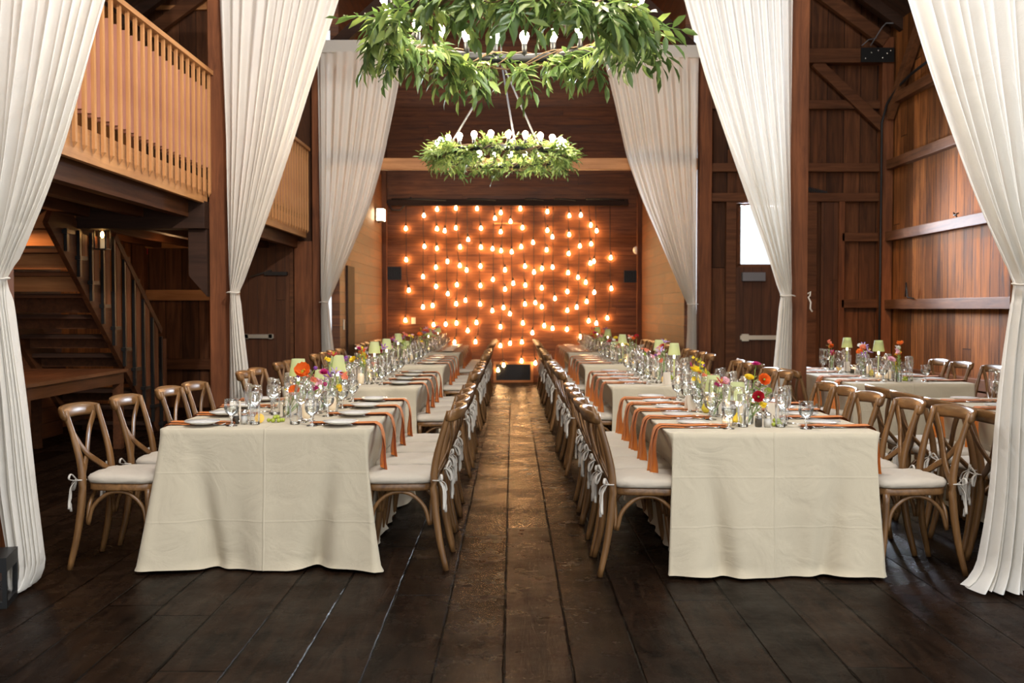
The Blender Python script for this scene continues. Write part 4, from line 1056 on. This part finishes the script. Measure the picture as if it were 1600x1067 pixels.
def make_citrus():
    r = proto_root('halved_lemon')
    part(MB().lathe([(0.0005, -0.028), (0.014, -0.025), (0.024, -0.014), (0.027, 0.0)], 18, close=False), 'peel', M['lemon'], r)
    part(MB().lathe([(0.0005, 0.001), (0.024, 0.001), (0.027, 0.0)], 18, close=False), 'pulp', M['pulp'], r)
    return r
def make_grapes():
    rr = random.Random(3)
    r = proto_root('grape_bunch')
    mb = MB().tube([(0, 0, 0.02), (0.04, 0.0, 0.03), (0.07, 0.01, 0.05)], 0.002, 5)
    part(mb, 'stalk', M['twig'], r)
    for k in range(13):
        x = rr.uniform(-0.04, 0.04); y = rr.uniform(-0.025, 0.025); z = 0.012 + (0.018 if k > 7 else 0)
        part(MB().ball((x * (0.6 if k > 7 else 1), y * (0.5 if k > 7 else 1), z), 0.0115, 8, 6), 'grape', M['grape'], r)
    return r
def make_pear():
    r = proto_root('pear')
    part(MB().lathe([(0.0005, 0.0), (0.014, 0.002), (0.027, 0.016), (0.028, 0.030), (0.020, 0.050), (0.012, 0.064), (0.0005, 0.072)], 16, close=False), 'fruit', M['pear'], r)
    part(MB().tube([(0, 0, 0.068), (0.003, 0, 0.085)], 0.0015, 5), 'stalk', M['twig'], r)
    return r
FLUTE = make_flute()
WINE, GOB, HIGH, PLATE, NAP, KNIFE, FORK, SPOON = make_wine(), make_goblet(), make_highball(), make_plate(), make_napkin(), make_knife(), make_fork(), make_spoon()
SALT, PEPPER, VOT, HURR, CARD = make_shaker('salt'), make_shaker('pepper'), make_votive(), make_hurricane(), make_card()
LAMP_T, LAMP_S, VASE_T, VASE_S, CITRUS, GRAPES, PEAR = make_lamp(0.34), make_lamp(0.22), make_vase(0.13, 0.024), make_vase(0.095, 0.028), make_citrus(), make_grapes(), make_pear()

# ------------------------------------------------------------------ flower heads (face +z)
def petal(mb, ang, l, w, el, curl, mi=0, z0=0.0, r0=0.002, nseg=4):
    ca, sa = math.cos(ang), math.sin(ang)
    def f(u, v):
        q = (u - 0.5) * 2
        prof = math.sin(PI * (0.12 + 0.80 * v)) ** 0.8
        rad = r0 + l * (math.cos(el) * v + 0.0) - curl * l * v * v * 0.3
        z = z0 + l * math.sin(el) * v + curl * l * v * v * 0.4 + 0.18 * w * q * q
        t = q * w * prof * 0.5
        return (rad * ca - t * sa, rad * sa + t * ca, z)
    mb.grid(f, 4, nseg, mi)
def bloom_mesh(kind, col):
    rr = random.Random(hash(kind) % 97 if False else len(kind) * 7 + len(col))
    mb = MB(); mats = [M['fl_' + col], M['stem'], M['fl_yellow']]
    if kind == 'poppy':
        for k in range(6): petal(mb, k * PI / 3 + rr.uniform(-0.2, 0.2), 0.042, 0.050, 0.35 if k % 2 else 0.7, 0.5)
        for k in range(14):
            a = rr.uniform(0, 6.28); q = rr.uniform(0.003, 0.012)
            mb.ball((q * math.cos(a), q * math.sin(a), 0.014), 0.0022, 5, 4, 2)
        mb.ball((0, 0, 0.008), 0.006, 8, 6, 1)
    elif kind == 'ranunculus':
        for ring in range(5):
            n = 5 + ring
            for k in range(n): petal(mb, 2 * PI * k / n + ring, 0.012 + 0.0055 * ring, 0.018 + 0.003 * ring, 1.15 - 0.21 * ring, 0.35)
        mb.ball((0, 0, 0.010), 0.006, 8, 6, 1)
    elif kind == 'dahlia':
        for ring in range(4):
            n = 9 + ring * 2
            for k in range(n): petal(mb, 2 * PI * k / n + ring * 0.3, 0.016 + 0.008 * ring, 0.010, 1.2 - 0.34 * ring, 0.3, nseg=3)
        mb.ball((0, 0, 0.006), 0.006, 8, 6, 2)
    elif kind == 'allium':
        for k in range(26):
            v = Vector((rr.gauss(0, 1), rr.gauss(0, 1), rr.gauss(0, 1))).normalized() * 0.009
            mb.ball(v, 0.0045, 5, 4, 0)
    elif kind == 'lily':
        for k in range(6): petal(mb, k * PI / 3, 0.048, 0.013, 0.75, -0.5)
        for k in range(5): mb.tube([(0, 0, 0), (0.008 * math.cos(k * 1.26), 0.008 * math.sin(k * 1.26), 0.035)], 0.0012, 4, 2)
    elif kind == 'freesia':
        for q in range(5):
            c = Vector((rr.uniform(-0.022, 0.022), rr.uniform(-0.022, 0.022), rr.uniform(-0.015, 0.015)))
            m2 = MB()
            for k in range(5): petal(m2, k * 2 * PI / 5, 0.018, 0.015, 0.8, -0.2, nseg=3)
            mb.merge(m2, Matrix.Translation(c) @ Matrix.Rotation(rr.uniform(-0.9, 0.9), 4, 'X') @ Matrix.Rotation(rr.uniform(-0.9, 0.9), 4, 'Y'))
    elif kind == 'orchid_spray':
        for q in range(14):
            t = q / 13
            c = Vector((0.03 * math.sin(t * 5) + rr.uniform(-0.02, 0.02), rr.uniform(-0.02, 0.02), -0.09 + 0.13 * t))
            m2 = MB()
            for k in range(4): petal(m2, k * PI / 2, 0.011, 0.010, 0.5, 0, nseg=2)
            mb.merge(m2, Matrix.Translation(c) @ Matrix.Rotation(rr.uniform(-1.5, 1.5), 4, 'X') @ Matrix.Rotation(rr.uniform(-1.5, 1.5), 4, 'Y'))
            mb.tube([(0, 0, c.z - 0.01), c], 0.001, 4, 1)
        mb.tube([(0, 0, -0.1), (0.004, 0, 0.035)], 0.0014, 4, 1)
    elif kind == 'hydrangea':
        for k in range(46):
            v = Vector((rr.gauss(0, 1), rr.gauss(0, 1), abs(rr.gauss(0, 1)) * 0.9)).normalized() * 0.021
            m2 = MB()
            for q in range(4): petal(m2, q * PI / 2, 0.006, 0.006, 0.2, 0, nseg=2)
            mb.merge(m2, Matrix.Translation(v) @ v.to_track_quat('Z', 'Y').to_matrix().to_4x4())
    return mb.mesh('bloom', mats)
BLOOMS = {}
def bloom(kind, col):
    if (kind, col) not in BLOOMS: BLOOMS[(kind, col)] = bloom_mesh(kind, col)
    return BLOOMS[(kind, col)]
COLWORD = {'lime': 'lime green', 'white': 'cream'}
def flower(kind, col, base, head, label, tilt=None, scale=1.0, leaves=3, seed=0):
    rr = random.Random(seed)
    base = Vector(base); head = Vector(head)
    root = empty(kind, base); tag(root, label, 'flower', 'cut flowers on the tables')
    h = head - base
    mid = h * 0.55 + Vector((rr.uniform(-0.012, 0.012), rr.uniform(-0.012, 0.012), 0))
    pts = catmull([Vector((0, 0, 0)), mid * 0.55, mid, h], 3)
    mb = MB().tube(pts, 0.0021, 5)
    for k in range(leaves):
        t = rr.uniform(0.35, 0.85); p = h * t; a = rr.uniform(0, 6.28)
        leaf(mb, p, Vector((math.cos(a), math.sin(a), 0.6)).normalized(), rr.uniform(0.03, 0.05), rr, 0.35, 1)
    mb.build('stem', [M['stem'], M['leaf_pale']], root)
    b = bpy.data.objects.new('bloom', bloom(kind, col)); COL.objects.link(b); b.parent = root
    b.location = h; b.scale = (scale,) * 3
    d = Vector(tilt) if tilt else Vector((rr.uniform(-0.7, 0.7), rr.uniform(-1.0, 0.1), 0.8))
    b.rotation_euler = d.to_track_quat('Z', 'Y').to_euler()
    return root

# ------------------------------------------------------------------ tablecloths
ZT = 0.76
def tablecloth(x0, x1, y0, y1, label, seed, flare_f=0.055, flare_s=0.0, cfl=0.05, inset=(0.0, 0.0), zb=0.012, front_drop=True, crease=True):
    rr = random.Random(seed)
    cx, cy = (x0 + x1) / 2, (y0 + y1) / 2
    rc = 0.035
    per = []
    def seg(ax, ay, bx, by, n, nx, ny):
        for i in range(n):
            t = i / n; per.append((ax + (bx - ax) * t, ay + (by - ay) * t, nx, ny))
    def arc(ccx, ccy, a0):
        for i in range(10):
            a = a0 + R(90) * i / 10; per.append((ccx + rc * math.cos(a), ccy + rc * math.sin(a), math.cos(a), math.sin(a)))
    nf, ns_ = 60, 90
    seg(x0 + rc, y0, x1 - rc, y0, nf, 0, -1); arc(x1 - rc, y0 + rc, R(-90))
    seg(x1, y0 + rc, x1, y1 - rc, ns_, 1, 0); arc(x1 - rc, y1 - rc, 0)
    seg(x1 - rc, y1, x0 + rc, y1, nf, 0, 1); arc(x0 + rc, y1 - rc, R(90))
    seg(x0, y1 - rc, x0, y0 + rc, ns_, -1, 0); arc(x0 + rc, y0 + rc, R(180))
    N = len(per)
    ph = [rr.uniform(0, 6.28) for _ in range(10)]
    rows = 26
    vs = []; fs = []
    for j in range(rows + 1):
        tz = j / rows
        for (px, py, nx, ny) in per:
            z = ZT - (ZT - zb) * tz
            isf = abs(ny)
            fl = flare_f * isf + flare_s * (1 - isf)
            dcx = min(abs(px - x0), abs(px - x1)); dcy = min(abs(py - y0), abs(py - y1))
            corner = math.exp(-((dcx + dcy) / 0.16) ** 2)
            t2 = max(0, tz - 0.04) / 0.96
            q = px * 1.0 + py * 1.7
            wave = (0.018 * math.sin(q * 9 + ph[0] + 1.5 * tz) + 0.011 * math.sin(q * 17 + ph[1] - 2 * tz) + 0.006 * math.sin(q * 31 + ph[2])) * t2 ** 1.2
            if isf < 0.5: wave *= 0.35
            fold2 = (0.085 if cfl > 0.03 else 0.06) * math.exp(-(((dcx + dcy) - 0.20 - 0.10 * tz) / 0.05) ** 2) * t2 ** 1.3 * (1 if isf > 0.5 else 0.2)
            off = fl * t2 ** 1.1 + wave - fold2 + corner * cfl * t2 ** 1.3
            if tz > 0.97: off += 0.012 + 0.01 * math.sin(q * 13 + ph[3])
            zz = z + (0.0 if j == 0 else 0) + (0.010 * max(0, math.sin(q * 7 + ph[4])) if j == rows else 0)
            if nx < -0.3: off -= inset[0] * -nx * min(1, tz / 0.3)
            if nx > 0.3: off -= inset[1] * nx * min(1, tz / 0.3)
            ex = corner * cfl * 0.6 * t2
            sx = math.copysign(1, px - cx) * ex * (abs(ny)); sy = math.copysign(1, py - cy) * ex * (abs(nx))
            vs.append((px + nx * off + sx - cx, py + ny * off + sy - cy, zz))
    for j in range(rows):
        for i in range(N): fs.append((j * N + i, j * N + (i + 1) % N, (j + 1) * N + (i + 1) % N, (j + 1) * N + i))
    # top
    k = len(vs)
    vs += [(px - nx * 0.006 - cx, py - ny * 0.006 - cy, ZT + 0.004) for (px, py, nx, ny) in per]
    for i in range(N): fs.append((i, k + i, k + (i + 1) % N, (i + 1) % N))
    mb = MB().add(vs, fs, 0, True)
    mb.add(vs[k:], [tuple(range(N))], 0, False)
    cr = [(0, 0.0, 0.45), (2, 0.53, 0.12), (2, 0.27, 0.12), (1, 0.0, 0.2)]
    if 'linen' not in M: M['linen'] = cloth('cream_table_linen', (0.57, 0.495, 0.36), weave=800, crease=cr)
    o = mb.build('tablecloth', M['linen'], loc=(cx, cy, 0))
    tag(o, label, 'tablecloth', 'long cream tablecloths')
    md = o.modifiers.new('smooth', 'SUBSURF'); md.levels = 0; md.render_levels = 0
    return o
TZ = ZT + 0.005
LX0, LX1 = -1.90, -0.76
RX0, RX1 = 0.81, 1.93
rows_def = [
    # name, x0, x1, y0, y1, chair places, aisle-side sign (+1: aisle at x1)
    ('front left table', LX0, LX1, 5.48, 7.44, [5.70, 6.20, 6.70, 7.17], 1),
    ('second left table', LX0, LX1, 8.38, 10.62, [8.72, 9.24, 9.76, 10.28], 1),
    ('third left table', LX0, LX1, 11.6, 13.95, [11.95, 12.5, 13.05, 13.6], 1),
    ('farthest left table', LX0, LX1, 14.95, 18.0, [15.25, 15.78, 16.3, 16.83, 17.36, 17.8], 1),
    ('front right table', RX0, RX1, 5.32, 7.38, [5.56, 6.01, 6.45, 6.88, 7.28], -1),
    ('second right table', RX0, RX1, 8.50, 10.65, [8.82, 9.32, 9.82, 10.32], -1),
    ('third right table', RX0, RX1, 11.7, 13.95, [12.0, 12.55, 13.1, 13.65], -1),
    ('farthest right table', RX0, RX1, 14.95, 18.0, [15.25, 15.78, 16.3, 16.83, 17.36, 17.8], -1),
    ('front side-aisle table', 3.00, 4.08, 5.0, 7.40, [5.50, 6.04, 6.56, 7.08], -1),
    ('rear side-aisle table', 2.92, 4.00, 8.80, 11.2, [9.1, 9.62, 10.30, 10.82], -1),
]
clothlab = ['cream tablecloth reaching the floor on the front left table',
 'cream tablecloth on the second table of the left row', 'cream tablecloth on the third table of the left row', 'cream tablecloth on the farthest table of the left row, nearest the bulbs',
 'cream tablecloth reaching the floor on the front right table', 'cream tablecloth on the second table of the right row', 'cream tablecloth on the third table of the right row', 'cream tablecloth on the farthest table of the right row, nearest the bulbs',
 'greyish cream tablecloth on the front table of the right side aisle', 'greyish cream tablecloth on the rear table by the right plank wall']

def place_setting(tname, side, idx, xe, inward, y, far, plate_dy):
    """side: aisle / outer; xe table edge; inward +-1"""
    o_ = ORD[idx]
    w = '%s %s place of the %s' % (o_, side, tname)
    rz = 0 if inward > 0 else PI
    j = lambda a: rnd.uniform(-a, a)
    rj = R(j(2.5))
    dup(NAP, (xe, y, TZ), rz, 'orange cloth napkin hanging at the ' + w, 'napkin', 'orange napkins over the table edges', rot=(0, 0, rz))
    dup(PLATE, (xe + inward * (0.19 + j(0.012)), y + plate_dy + j(0.01), TZ + (0.012 if abs(plate_dy) < 0.11 else 0)), 0, 'white side plate at the ' + w, 'plate', 'side plates')
    if not far:
        dup(FORK, (xe + inward * 0.12, y - 0.055, TZ), rz + rj, 'silver fork at the ' + w, 'fork', 'table forks')
    dup(KNIFE, (xe + inward * 0.12, y + 0.054, TZ), rz - rj, 'silver knife at the ' + w, 'knife', 'table knives')
    dup(SPOON, (xe + inward * 0.24, y + j(0.01), TZ + 0.010), rz + rj * 2, 'silver spoon lying on the napkin at the ' + w, 'spoon', 'table spoons')
    gx = xe + inward * 0.385
    dup(WINE, (gx + inward * (0.05 + j(0.012)), y + 0.10 + j(0.015), TZ), 0, 'clear stemmed wine glass at the ' + w, 'glass', 'wine glasses')
    dup(GOB, (gx + inward * j(0.01) - inward * 0.035, y + 0.135 + j(0.01) - 0.12 - 0.09, TZ), j(3), 'short water goblet at the ' + w, 'glass', 'water goblets')
    dup(FLUTE, (gx + inward * (0.01 + j(0.01)), y + 0.165 + j(0.01), TZ), 0, 'slim champagne flute at the ' + w, 'glass', 'champagne flutes')
    dup(HIGH, (gx + inward * (0.075 + j(0.01)), y + 0.0 + j(0.015), TZ), 0, 'tall straight glass at the ' + w, 'glass', 'tall straight glasses')

FL = [('poppy', 'orange'), ('poppy', 'coral'), ('ranunculus', 'orange'), ('ranunculus', 'yellow'), ('ranunculus', 'red'), ('dahlia', 'pink'), ('dahlia', 'magenta'), ('allium', 'purple'), ('lily', 'purple'), ('lily', 'magenta'),
      ('freesia', 'yellow'), ('freesia', 'coral'), ('freesia', 'white'), ('orchid_spray', 'yellow'), ('hydrangea', 'lime'), ('lily', 'lilac'), ('freesia', 'pink')]
def fl_label(kind, col, rest):
    return '%s %s %s' % (COLWORD.get(col, col), kind.replace('_', ' '), rest)

def centre(tname, cx, y0, y1, seed, first_skip=0.0):
    rr = random.Random(seed)
    seq = ['lamp', 'vase', 'hurr', 'shakers', 'vase', 'card', 'votive', 'citrus', 'lamp', 'vase', 'grapes', 'hurr', 'vase', 'votive', 'card', 'pear']
    n = int((y1 - y0 - 0.3 - first_skip) / 0.118)
    y = y0 + 0.2 + first_skip
    cnt = {}
    used = set()
    for i in range(n):
        kind = seq[(i + seed) % len(seq)]
        x = cx + (0.055 if i % 2 else -0.055) + rr.uniform(-0.012, 0.012)
        yy = y + i * 0.118
        q = cnt.get(kind, 0); cnt[kind] = q + 1
        w = '%s from the front, centre of the %s' % (ORD[q], tname)
        if kind == 'lamp':
            tall = rr.random() < 0.6
            dup(LAMP_T if tall else LAMP_S, (x, yy, TZ), 0, '%s lamp with pale green shade, %s' % ('tall' if tall else 'low', w), 'lamp', 'green-shaded table lamps')
        elif kind == 'hurr': dup(HURR, (x, yy, TZ), 0, 'candle in glass cylinder, ' + w, 'candle', 'candles in glass cylinders')
        elif kind == 'votive': dup(VOT, (x, yy, TZ), 0, 'lit tea light, ' + w, 'candle', 'tea lights')
        elif kind == 'card': dup(CARD, (x, yy, TZ), rr.uniform(-0.6, 0.6), 'folded cream menu card, ' + w, 'card', 'menu cards')
        elif kind == 'shakers':
            dup(PEPPER, (x - 0.026, yy, TZ), 0, 'glass pepper shaker, ' + w, 'pepper shaker', 'pepper shakers')
            dup(SALT, (x + 0.026, yy, TZ), 0, 'glass salt shaker, ' + w, 'salt shaker', 'salt shakers')
        elif kind == 'citrus': dup(CITRUS, (x, yy, TZ + 0.027), 0, 'halved lemon, ' + w, 'lemon', 'halved lemons', rot=(R(75), 0, rr.uniform(-0.6, 0.6)))
        elif kind == 'grapes': dup(GRAPES, (x, yy, TZ), rr.uniform(0, 6), 'small bunch of green grapes, ' + w, 'grapes', 'grape bunches')
        elif kind == 'pear': dup(PEAR, (x, yy, TZ), 0, 'small yellow pear, ' + w, 'fruit', 'pears')
        elif kind == 'vase':
            tall = rr.random() < 0.5
            vh = 0.13 if tall else 0.095
            dup(VASE_T if tall else VASE_S, (x, yy, TZ), 0, 'clear glass bud vase, ' + w, 'vase', 'bud vases')
            for k, f in enumerate(rr.sample(FL, rr.randint(3, 5))):
                a = rr.uniform(0, 6.28); rad = rr.uniform(0.01, 0.075)
                hz = vh + rr.uniform(0.05, 0.20)
                flower(f[0], f[1], (x + 0.005 * math.cos(a), yy + 0.005 * math.sin(a), TZ + 0.01), (x + rad * math.cos(a), yy + rad * math.sin(a), TZ + hz),
                       fl_label(f[0], f[1], 'in the %s vase, centre of the %s' % (ORD[q], tname)), seed=seed * 100 + i * 7 + k, leaves=rr.randint(2, 5), scale=rr.uniform(0.9, 1.15))

for ti, (tname, x0, x1, y0, y1, ys_, sgn) in enumerate(rows_def):
    side_aisle = 'side-aisle' in tname
    tablecloth(x0, x1, y0, y1, clothlab[ti], 40 + ti, flare_f=0.03, cfl=0.085 if ti == 0 else 0.03 if ti == 4 else 0.02, inset=((0, 0.05), (0.05, 0.06), (0.05, 0.06), (0.05, 0.06), (0.11, 0.05), (0.11, 0.07), (0.11, 0.07), (0.11, 0.07), (0.05, 0), (0.05, 0))[ti], zb=0.012 if not side_aisle else 0.03)
    far = ti in (2, 3, 6, 7)
    for idx, y_in in enumerate(ys_):
        y = y_in
        for side, xe, inward in (('aisle', x1 if sgn > 0 else x0, -sgn), ('outer', x0 if sgn > 0 else x1, sgn)):
            sname = side if not side_aisle else ('inner' if side == 'aisle' else 'wall-side')
            place_setting(tname, sname, idx, xe, inward, y, far, -0.10 if sgn > 0 else 0.125)
            # chair: waist 0.39 from the edge
            jx, jy, jr = rnd.uniform(-0.012, 0.02), rnd.uniform(-0.012, 0.012), R(rnd.uniform(-3, 3))
            tuck = 0.40
            if side == 'aisle': tuck = 0.33 if sgn > 0 else 0.275
            elif ti == 0: tuck = (0.41, 0.37, 0.32, 0.30)[idx]; y = (5.70, 6.28, 6.96, 7.42)[idx]
            elif ti == 4: tuck = (0.38, 0.30, 0.24, 0.23, 0.22)[idx]; y = (5.56, 6.02, 6.50, 6.95, 7.36)[idx]
            elif not side_aisle: tuck = 0.28
            cx_ = xe - inward * (tuck + jx * 0.5)
            if ti in (1, 5) and side == 'outer': y = [8.72, 9.17, 10.10, 10.52][idx]
            if side_aisle and side == 'aisle': cx_ = xe - inward * (0.35 + jx)
            if side_aisle and side == 'outer': cx_ = xe - inward * (0.42 + jx)
            if tname == 'rear side-aisle table' and side == 'aisle' and 9.5 < y < 10.1: continue
            rz = -PI / 2 if inward > 0 else PI / 2
            look = 'wooden cross-back chair with cream cushion'
            dup(CHAIR, (cx_, y + jy, 0), rz + jr, '%s at the %s %s place of the %s' % (look, ORD[idx], sname, tname), 'chair', 'cross-back chairs at the long tables')

# ---- centrepieces: the two front tables follow the photograph, the rest vary
def tb(px, py, Y): return wallpt(px, py, Y)
LT, RT = 'front left table', 'front right table'
# front left
def put(proto, x, y, label, cat, group, rz=0, rot=None, dz=0.0): return dup(proto, (x, y, TZ + dz), rz, label, cat, group, rot=rot)
put(PEPPER, -1.545, 5.71, 'glass pepper shaker beside the halved lemon on the front left table', 'pepper shaker', 'pepper shakers')
put(SALT, -1.495, 5.70, 'glass salt shaker beside the halved lemon on the front left table', 'salt shaker', 'salt shakers')
put(CITRUS, -1.425, 5.76, 'halved lemon facing the camera on the front left table', 'lemon', 'halved lemons', rot=(R(80), 0, R(8)), dz=0.027)
put(GRAPES, -1.34, 5.80, 'green grapes beside the lemon on the front left table', 'grapes', 'grape bunches', 0.4)
put(CARD, -1.62, 5.98, 'folded cream menu card, nearest on the front left table', 'card', 'menu cards', 0.5)
put(HURR, -1.19, 5.93, 'cream candle in a glass cylinder, nearest on the front left table', 'candle', 'candles in glass cylinders')
put(LAMP_T, -1.30, 6.22, 'tall lamp with pale green shade behind the big orange poppy', 'lamp', 'green-shaded table lamps')
put(VASE_T, -1.34, 6.08, 'clear bud vase of the orange poppies on the front left table', 'vase', 'bud vases')
put(VOT, -1.245, 6.10, 'lit tea light in front of the poppy vase on the front left table', 'candle', 'tea lights')
vb = (-1.34, 6.08, TZ + 0.01)
fl_specs = [('poppy', 'orange', (473, 581), 1.35, (0.1, -0.9, 0.5), 'big orange poppy standing tallest on the front left table'),
            ('poppy', 'orange', (462, 612), 1.0, (-0.2, -0.9, 0.5), 'smaller orange poppy below the big poppy'),
            ('freesia', 'coral', (488, 593), 1.1, None, 'coral freesia beside the big orange poppy'),
            ('freesia', 'pink', (500, 600), 1.0, None, 'pink freesia right of the big orange poppy'),
            ('freesia', 'magenta', (489, 607), 0.9, None, 'magenta freesia below the coral freesia'),
            ('allium', 'purple', (493, 575), 1.0, None, 'purple allium ball beside the first green shade'),
            ('allium', 'purple', (466, 588), 0.9, None, 'purple allium ball left of the big orange poppy'),
            ('allium', 'magenta', (508, 600), 1.0, None, 'magenta allium ball leaning right of the poppies'),
            ('orchid_spray', 'yellow', (455, 612), 0.6, None, 'thin yellow spray left of the poppy vase')]
for i, (k, c, pp, sc, tl, lab) in enumerate(fl_specs):
    flower(k, c, vb, tb(pp[0], pp[1], 6.05), lab, tl, sc, 4, 300 + i)
put(VASE_S, -1.22, 6.52, 'clear bud vase of lilac lilies on the front left table', 'vase', 'bud vases')
vb = (-1.22, 6.52, TZ + 0.01)
for i, (k, c, pp, sc, tl, lab) in enumerate([('lily', 'purple', (516, 590), 1.0, (-0.5, -0.6, 0.5), 'purple lily behind the poppies'), ('lily', 'lilac', (524, 584), 1.0, None, 'lilac lily behind the poppies'),
        ('freesia', 'coral', (538, 588), 1.1, None, 'coral freesia right of the purple lily'), ('freesia', 'yellow', (530, 606), 1.0, None, 'yellow freesia below the purple lily'), ('lily', 'red', (521, 557), 0.9, (0, -0.2, 1), 'dark red lily standing tall before the second green shade')]):
    flower(k, c, vb, tb(pp[0], pp[1], 6.5), lab, tl, sc, 4, 330 + i)
put(LAMP_T, -1.14, 6.68, 'tall lamp with pale green shade, second on the front left table', 'lamp', 'green-shaded table lamps')
put(HURR, -1.13, 6.40, 'cream candle in a glass cylinder, second on the front left table', 'candle', 'candles in glass cylinders')
put(PEAR, -1.31, 6.42, 'small yellow pear beside the lilac lilies', 'fruit', 'pears')
put(CARD, -1.42, 6.55, 'folded cream menu card, second on the front left table', 'card', 'menu cards', -0.3)
put(VOT, -1.36, 6.74, 'lit tea light farther back on the front left table', 'candle', 'tea lights')
put(VASE_T, -1.20, 6.92, 'clear bud vase of yellow flowers at the back of the front left table', 'vase', 'bud vases')
vb = (-1.20, 6.92, TZ + 0.01)
for i, (k, c, dx, dy, hz) in enumerate([('freesia', 'yellow', -0.05, 0, 0.30), ('orchid_spray', 'yellow', 0.03, 0, 0.27), ('ranunculus', 'red', 0.05, -0.03, 0.20), ('freesia', 'white', -0.02, -0.04, 0.19), ('dahlia', 'magenta', -0.07, -0.02, 0.21)]):
    flower(k, c, vb, (vb[0] + dx, vb[1] + dy, TZ + hz), fl_label(k, c, 'in the rear vase of the front left table'), None, 1.0, 4, 350 + i)
put(LAMP_S, -1.33, 7.12, 'low lamp with pale green shade at the back of the front left table', 'lamp', 'green-shaded table lamps')
# front right
put(PEPPER, 1.345, 5.57, 'glass pepper shaker beside the grapes on the front right table', 'pepper shaker', 'pepper shakers')
put(SALT, 1.392, 5.56, 'glass salt shaker beside the grapes on the front right table', 'salt shaker', 'salt shakers')
put(GRAPES, 1.455, 5.62, 'green grapes right of the salt shaker on the front right table', 'grapes', 'grape bunches', 1.4)
put(PEAR, 1.25, 5.66, 'small yellow pear left of the pepper shaker', 'fruit', 'pears')
put(VOT, 1.185, 5.62, 'lit tea light beside the yellow pear on the front right table', 'candle', 'tea lights')
put(CARD, 1.50, 5.86, 'folded cream menu card, nearest on the front right table', 'card', 'menu cards', -0.5)
put(VASE_S, 1.325, 5.72, 'clear bud vase of ranunculus on the front right table', 'vase', 'bud vases')
vb = (1.325, 5.72, TZ + 0.01)
for i, (k, c, pp, sc, tl, lab) in enumerate([('ranunculus', 'orange', (1193, 594), 1.15, (0.1, -0.9, 0.4), 'orange ranunculus standing tallest on the front right table'), ('dahlia', 'magenta', (1181, 570), 0.75, (0, -0.3, 1), 'magenta flower on a long stem above the green shade'),
        ('ranunculus', 'red', (1185, 621), 1.1, (-0.2, -0.9, 0.4), 'dark red ranunculus below the orange one'), ('hydrangea', 'lime', (1200, 611), 0.9, None, 'lime green flower ball beside the orange ranunculus'),
        ('freesia', 'yellow', (1192, 633), 1.0, None, 'yellow freesia above the salt shaker'), ('ranunculus', 'yellow', (1170, 592), 0.9, None, 'yellow ranunculus behind the green shade')]):
    flower(k, c, vb, tb(pp[0], pp[1], 5.70 + 0.02 * (i % 2)), lab, tl, sc, 4, 400 + i)
put(LAMP_S, 1.30, 5.90, 'low lamp with pale green shade, nearest on the front right table', 'lamp', 'green-shaded table lamps')
put(VASE_S, 1.21, 6.12, 'clear bud vase of red and pink flowers on the front right table', 'vase', 'bud vases')
vb = (1.21, 6.12, TZ + 0.01)
for i, (k, c, pp, sc, tl, lab) in enumerate([('lily', 'red', (1124, 599), 0.9, None, 'red lily between the two green shades'), ('freesia', 'pink', (1131, 597), 0.9, None, 'pink freesia between the two green shades'), ('freesia', 'magenta', (1118, 602), 0.8, None, 'magenta freesia beside the red lily'), ('allium', 'purple', (1140, 600), 0.9, None, 'purple allium ball beside the red lily')]):
    flower(k, c, vb, tb(pp[0] + 2, pp[1], 6.1), lab, tl, sc, 4, 430 + i)
put(HURR, 1.38, 6.22, 'cream candle in a glass cylinder on the front right table', 'candle', 'candles in glass cylinders')
put(LAMP_S, 1.28, 6.50, 'low lamp with pale green shade, second on the front right table', 'lamp', 'green-shaded table lamps')
put(VASE_T, 1.25, 6.74, 'clear bud vase of yellow flowers on the front right table', 'vase', 'bud vases')
vb = (1.25, 6.74, TZ + 0.01)
for i, (k, c, pp, sc, tl, lab) in enumerate([('orchid_spray', 'yellow', (1086, 567), 1.0, None, 'yellow orchid spray standing tall left of the green shades'), ('freesia', 'yellow', (1081, 578), 1.2, None, 'yellow freesia cluster below the orchid spray'), ('ranunculus', 'yellow', (1075, 580), 1.0, None, 'yellow ranunculus below the orchid spray'),
        ('freesia', 'coral', (1090, 586), 0.9, None, 'coral freesia beside the yellow cluster'), ('freesia', 'yellow', (1080, 594), 1.0, None, 'lower yellow freesia in the yellow cluster')]):
    flower(k, c, vb, tb(pp[0] + 8, pp[1], 6.74), lab, tl, sc, 4, 450 + i)
put(CARD, 1.12, 6.42, 'folded cream menu card, second on the front right table', 'card', 'menu cards', 0.4)
put(PEAR, 1.20, 6.32, 'small yellow pear farther back on the front right table', 'fruit', 'pears')
put(CITRUS, 1.33, 6.95, 'halved lemon at the back of the front right table', 'lemon', 'halved lemons', rot=(R(80), 0, R(-20)), dz=0.027)
put(VOT, 1.40, 6.68, 'lit tea light farther back on the front right table', 'candle', 'tea lights')
put(VASE_S, 1.30, 7.12, 'clear bud vase of purple flowers at the back of the front right table', 'vase', 'bud vases')
vb = (1.30, 7.12, TZ + 0.01)
for i, (k, c, dx, dy, hz) in enumerate([('lily', 'magenta', -0.05, 0, 0.23), ('allium', 'purple', 0.03, 0, 0.25), ('hydrangea', 'lime', 0.05, -0.03, 0.19)]):
    flower(k, c, vb, (vb[0] + dx, vb[1] + dy, TZ + hz), fl_label(k, c, 'in the rear vase of the front right table'), None, 1.0, 4, 470 + i)
for ti, (tname, x0, x1, y0, y1, ys_, sgn) in enumerate(rows_def):
    if ti in (0, 4): continue
    centre(tname, (x0 + x1) / 2, y0, y1, ti)
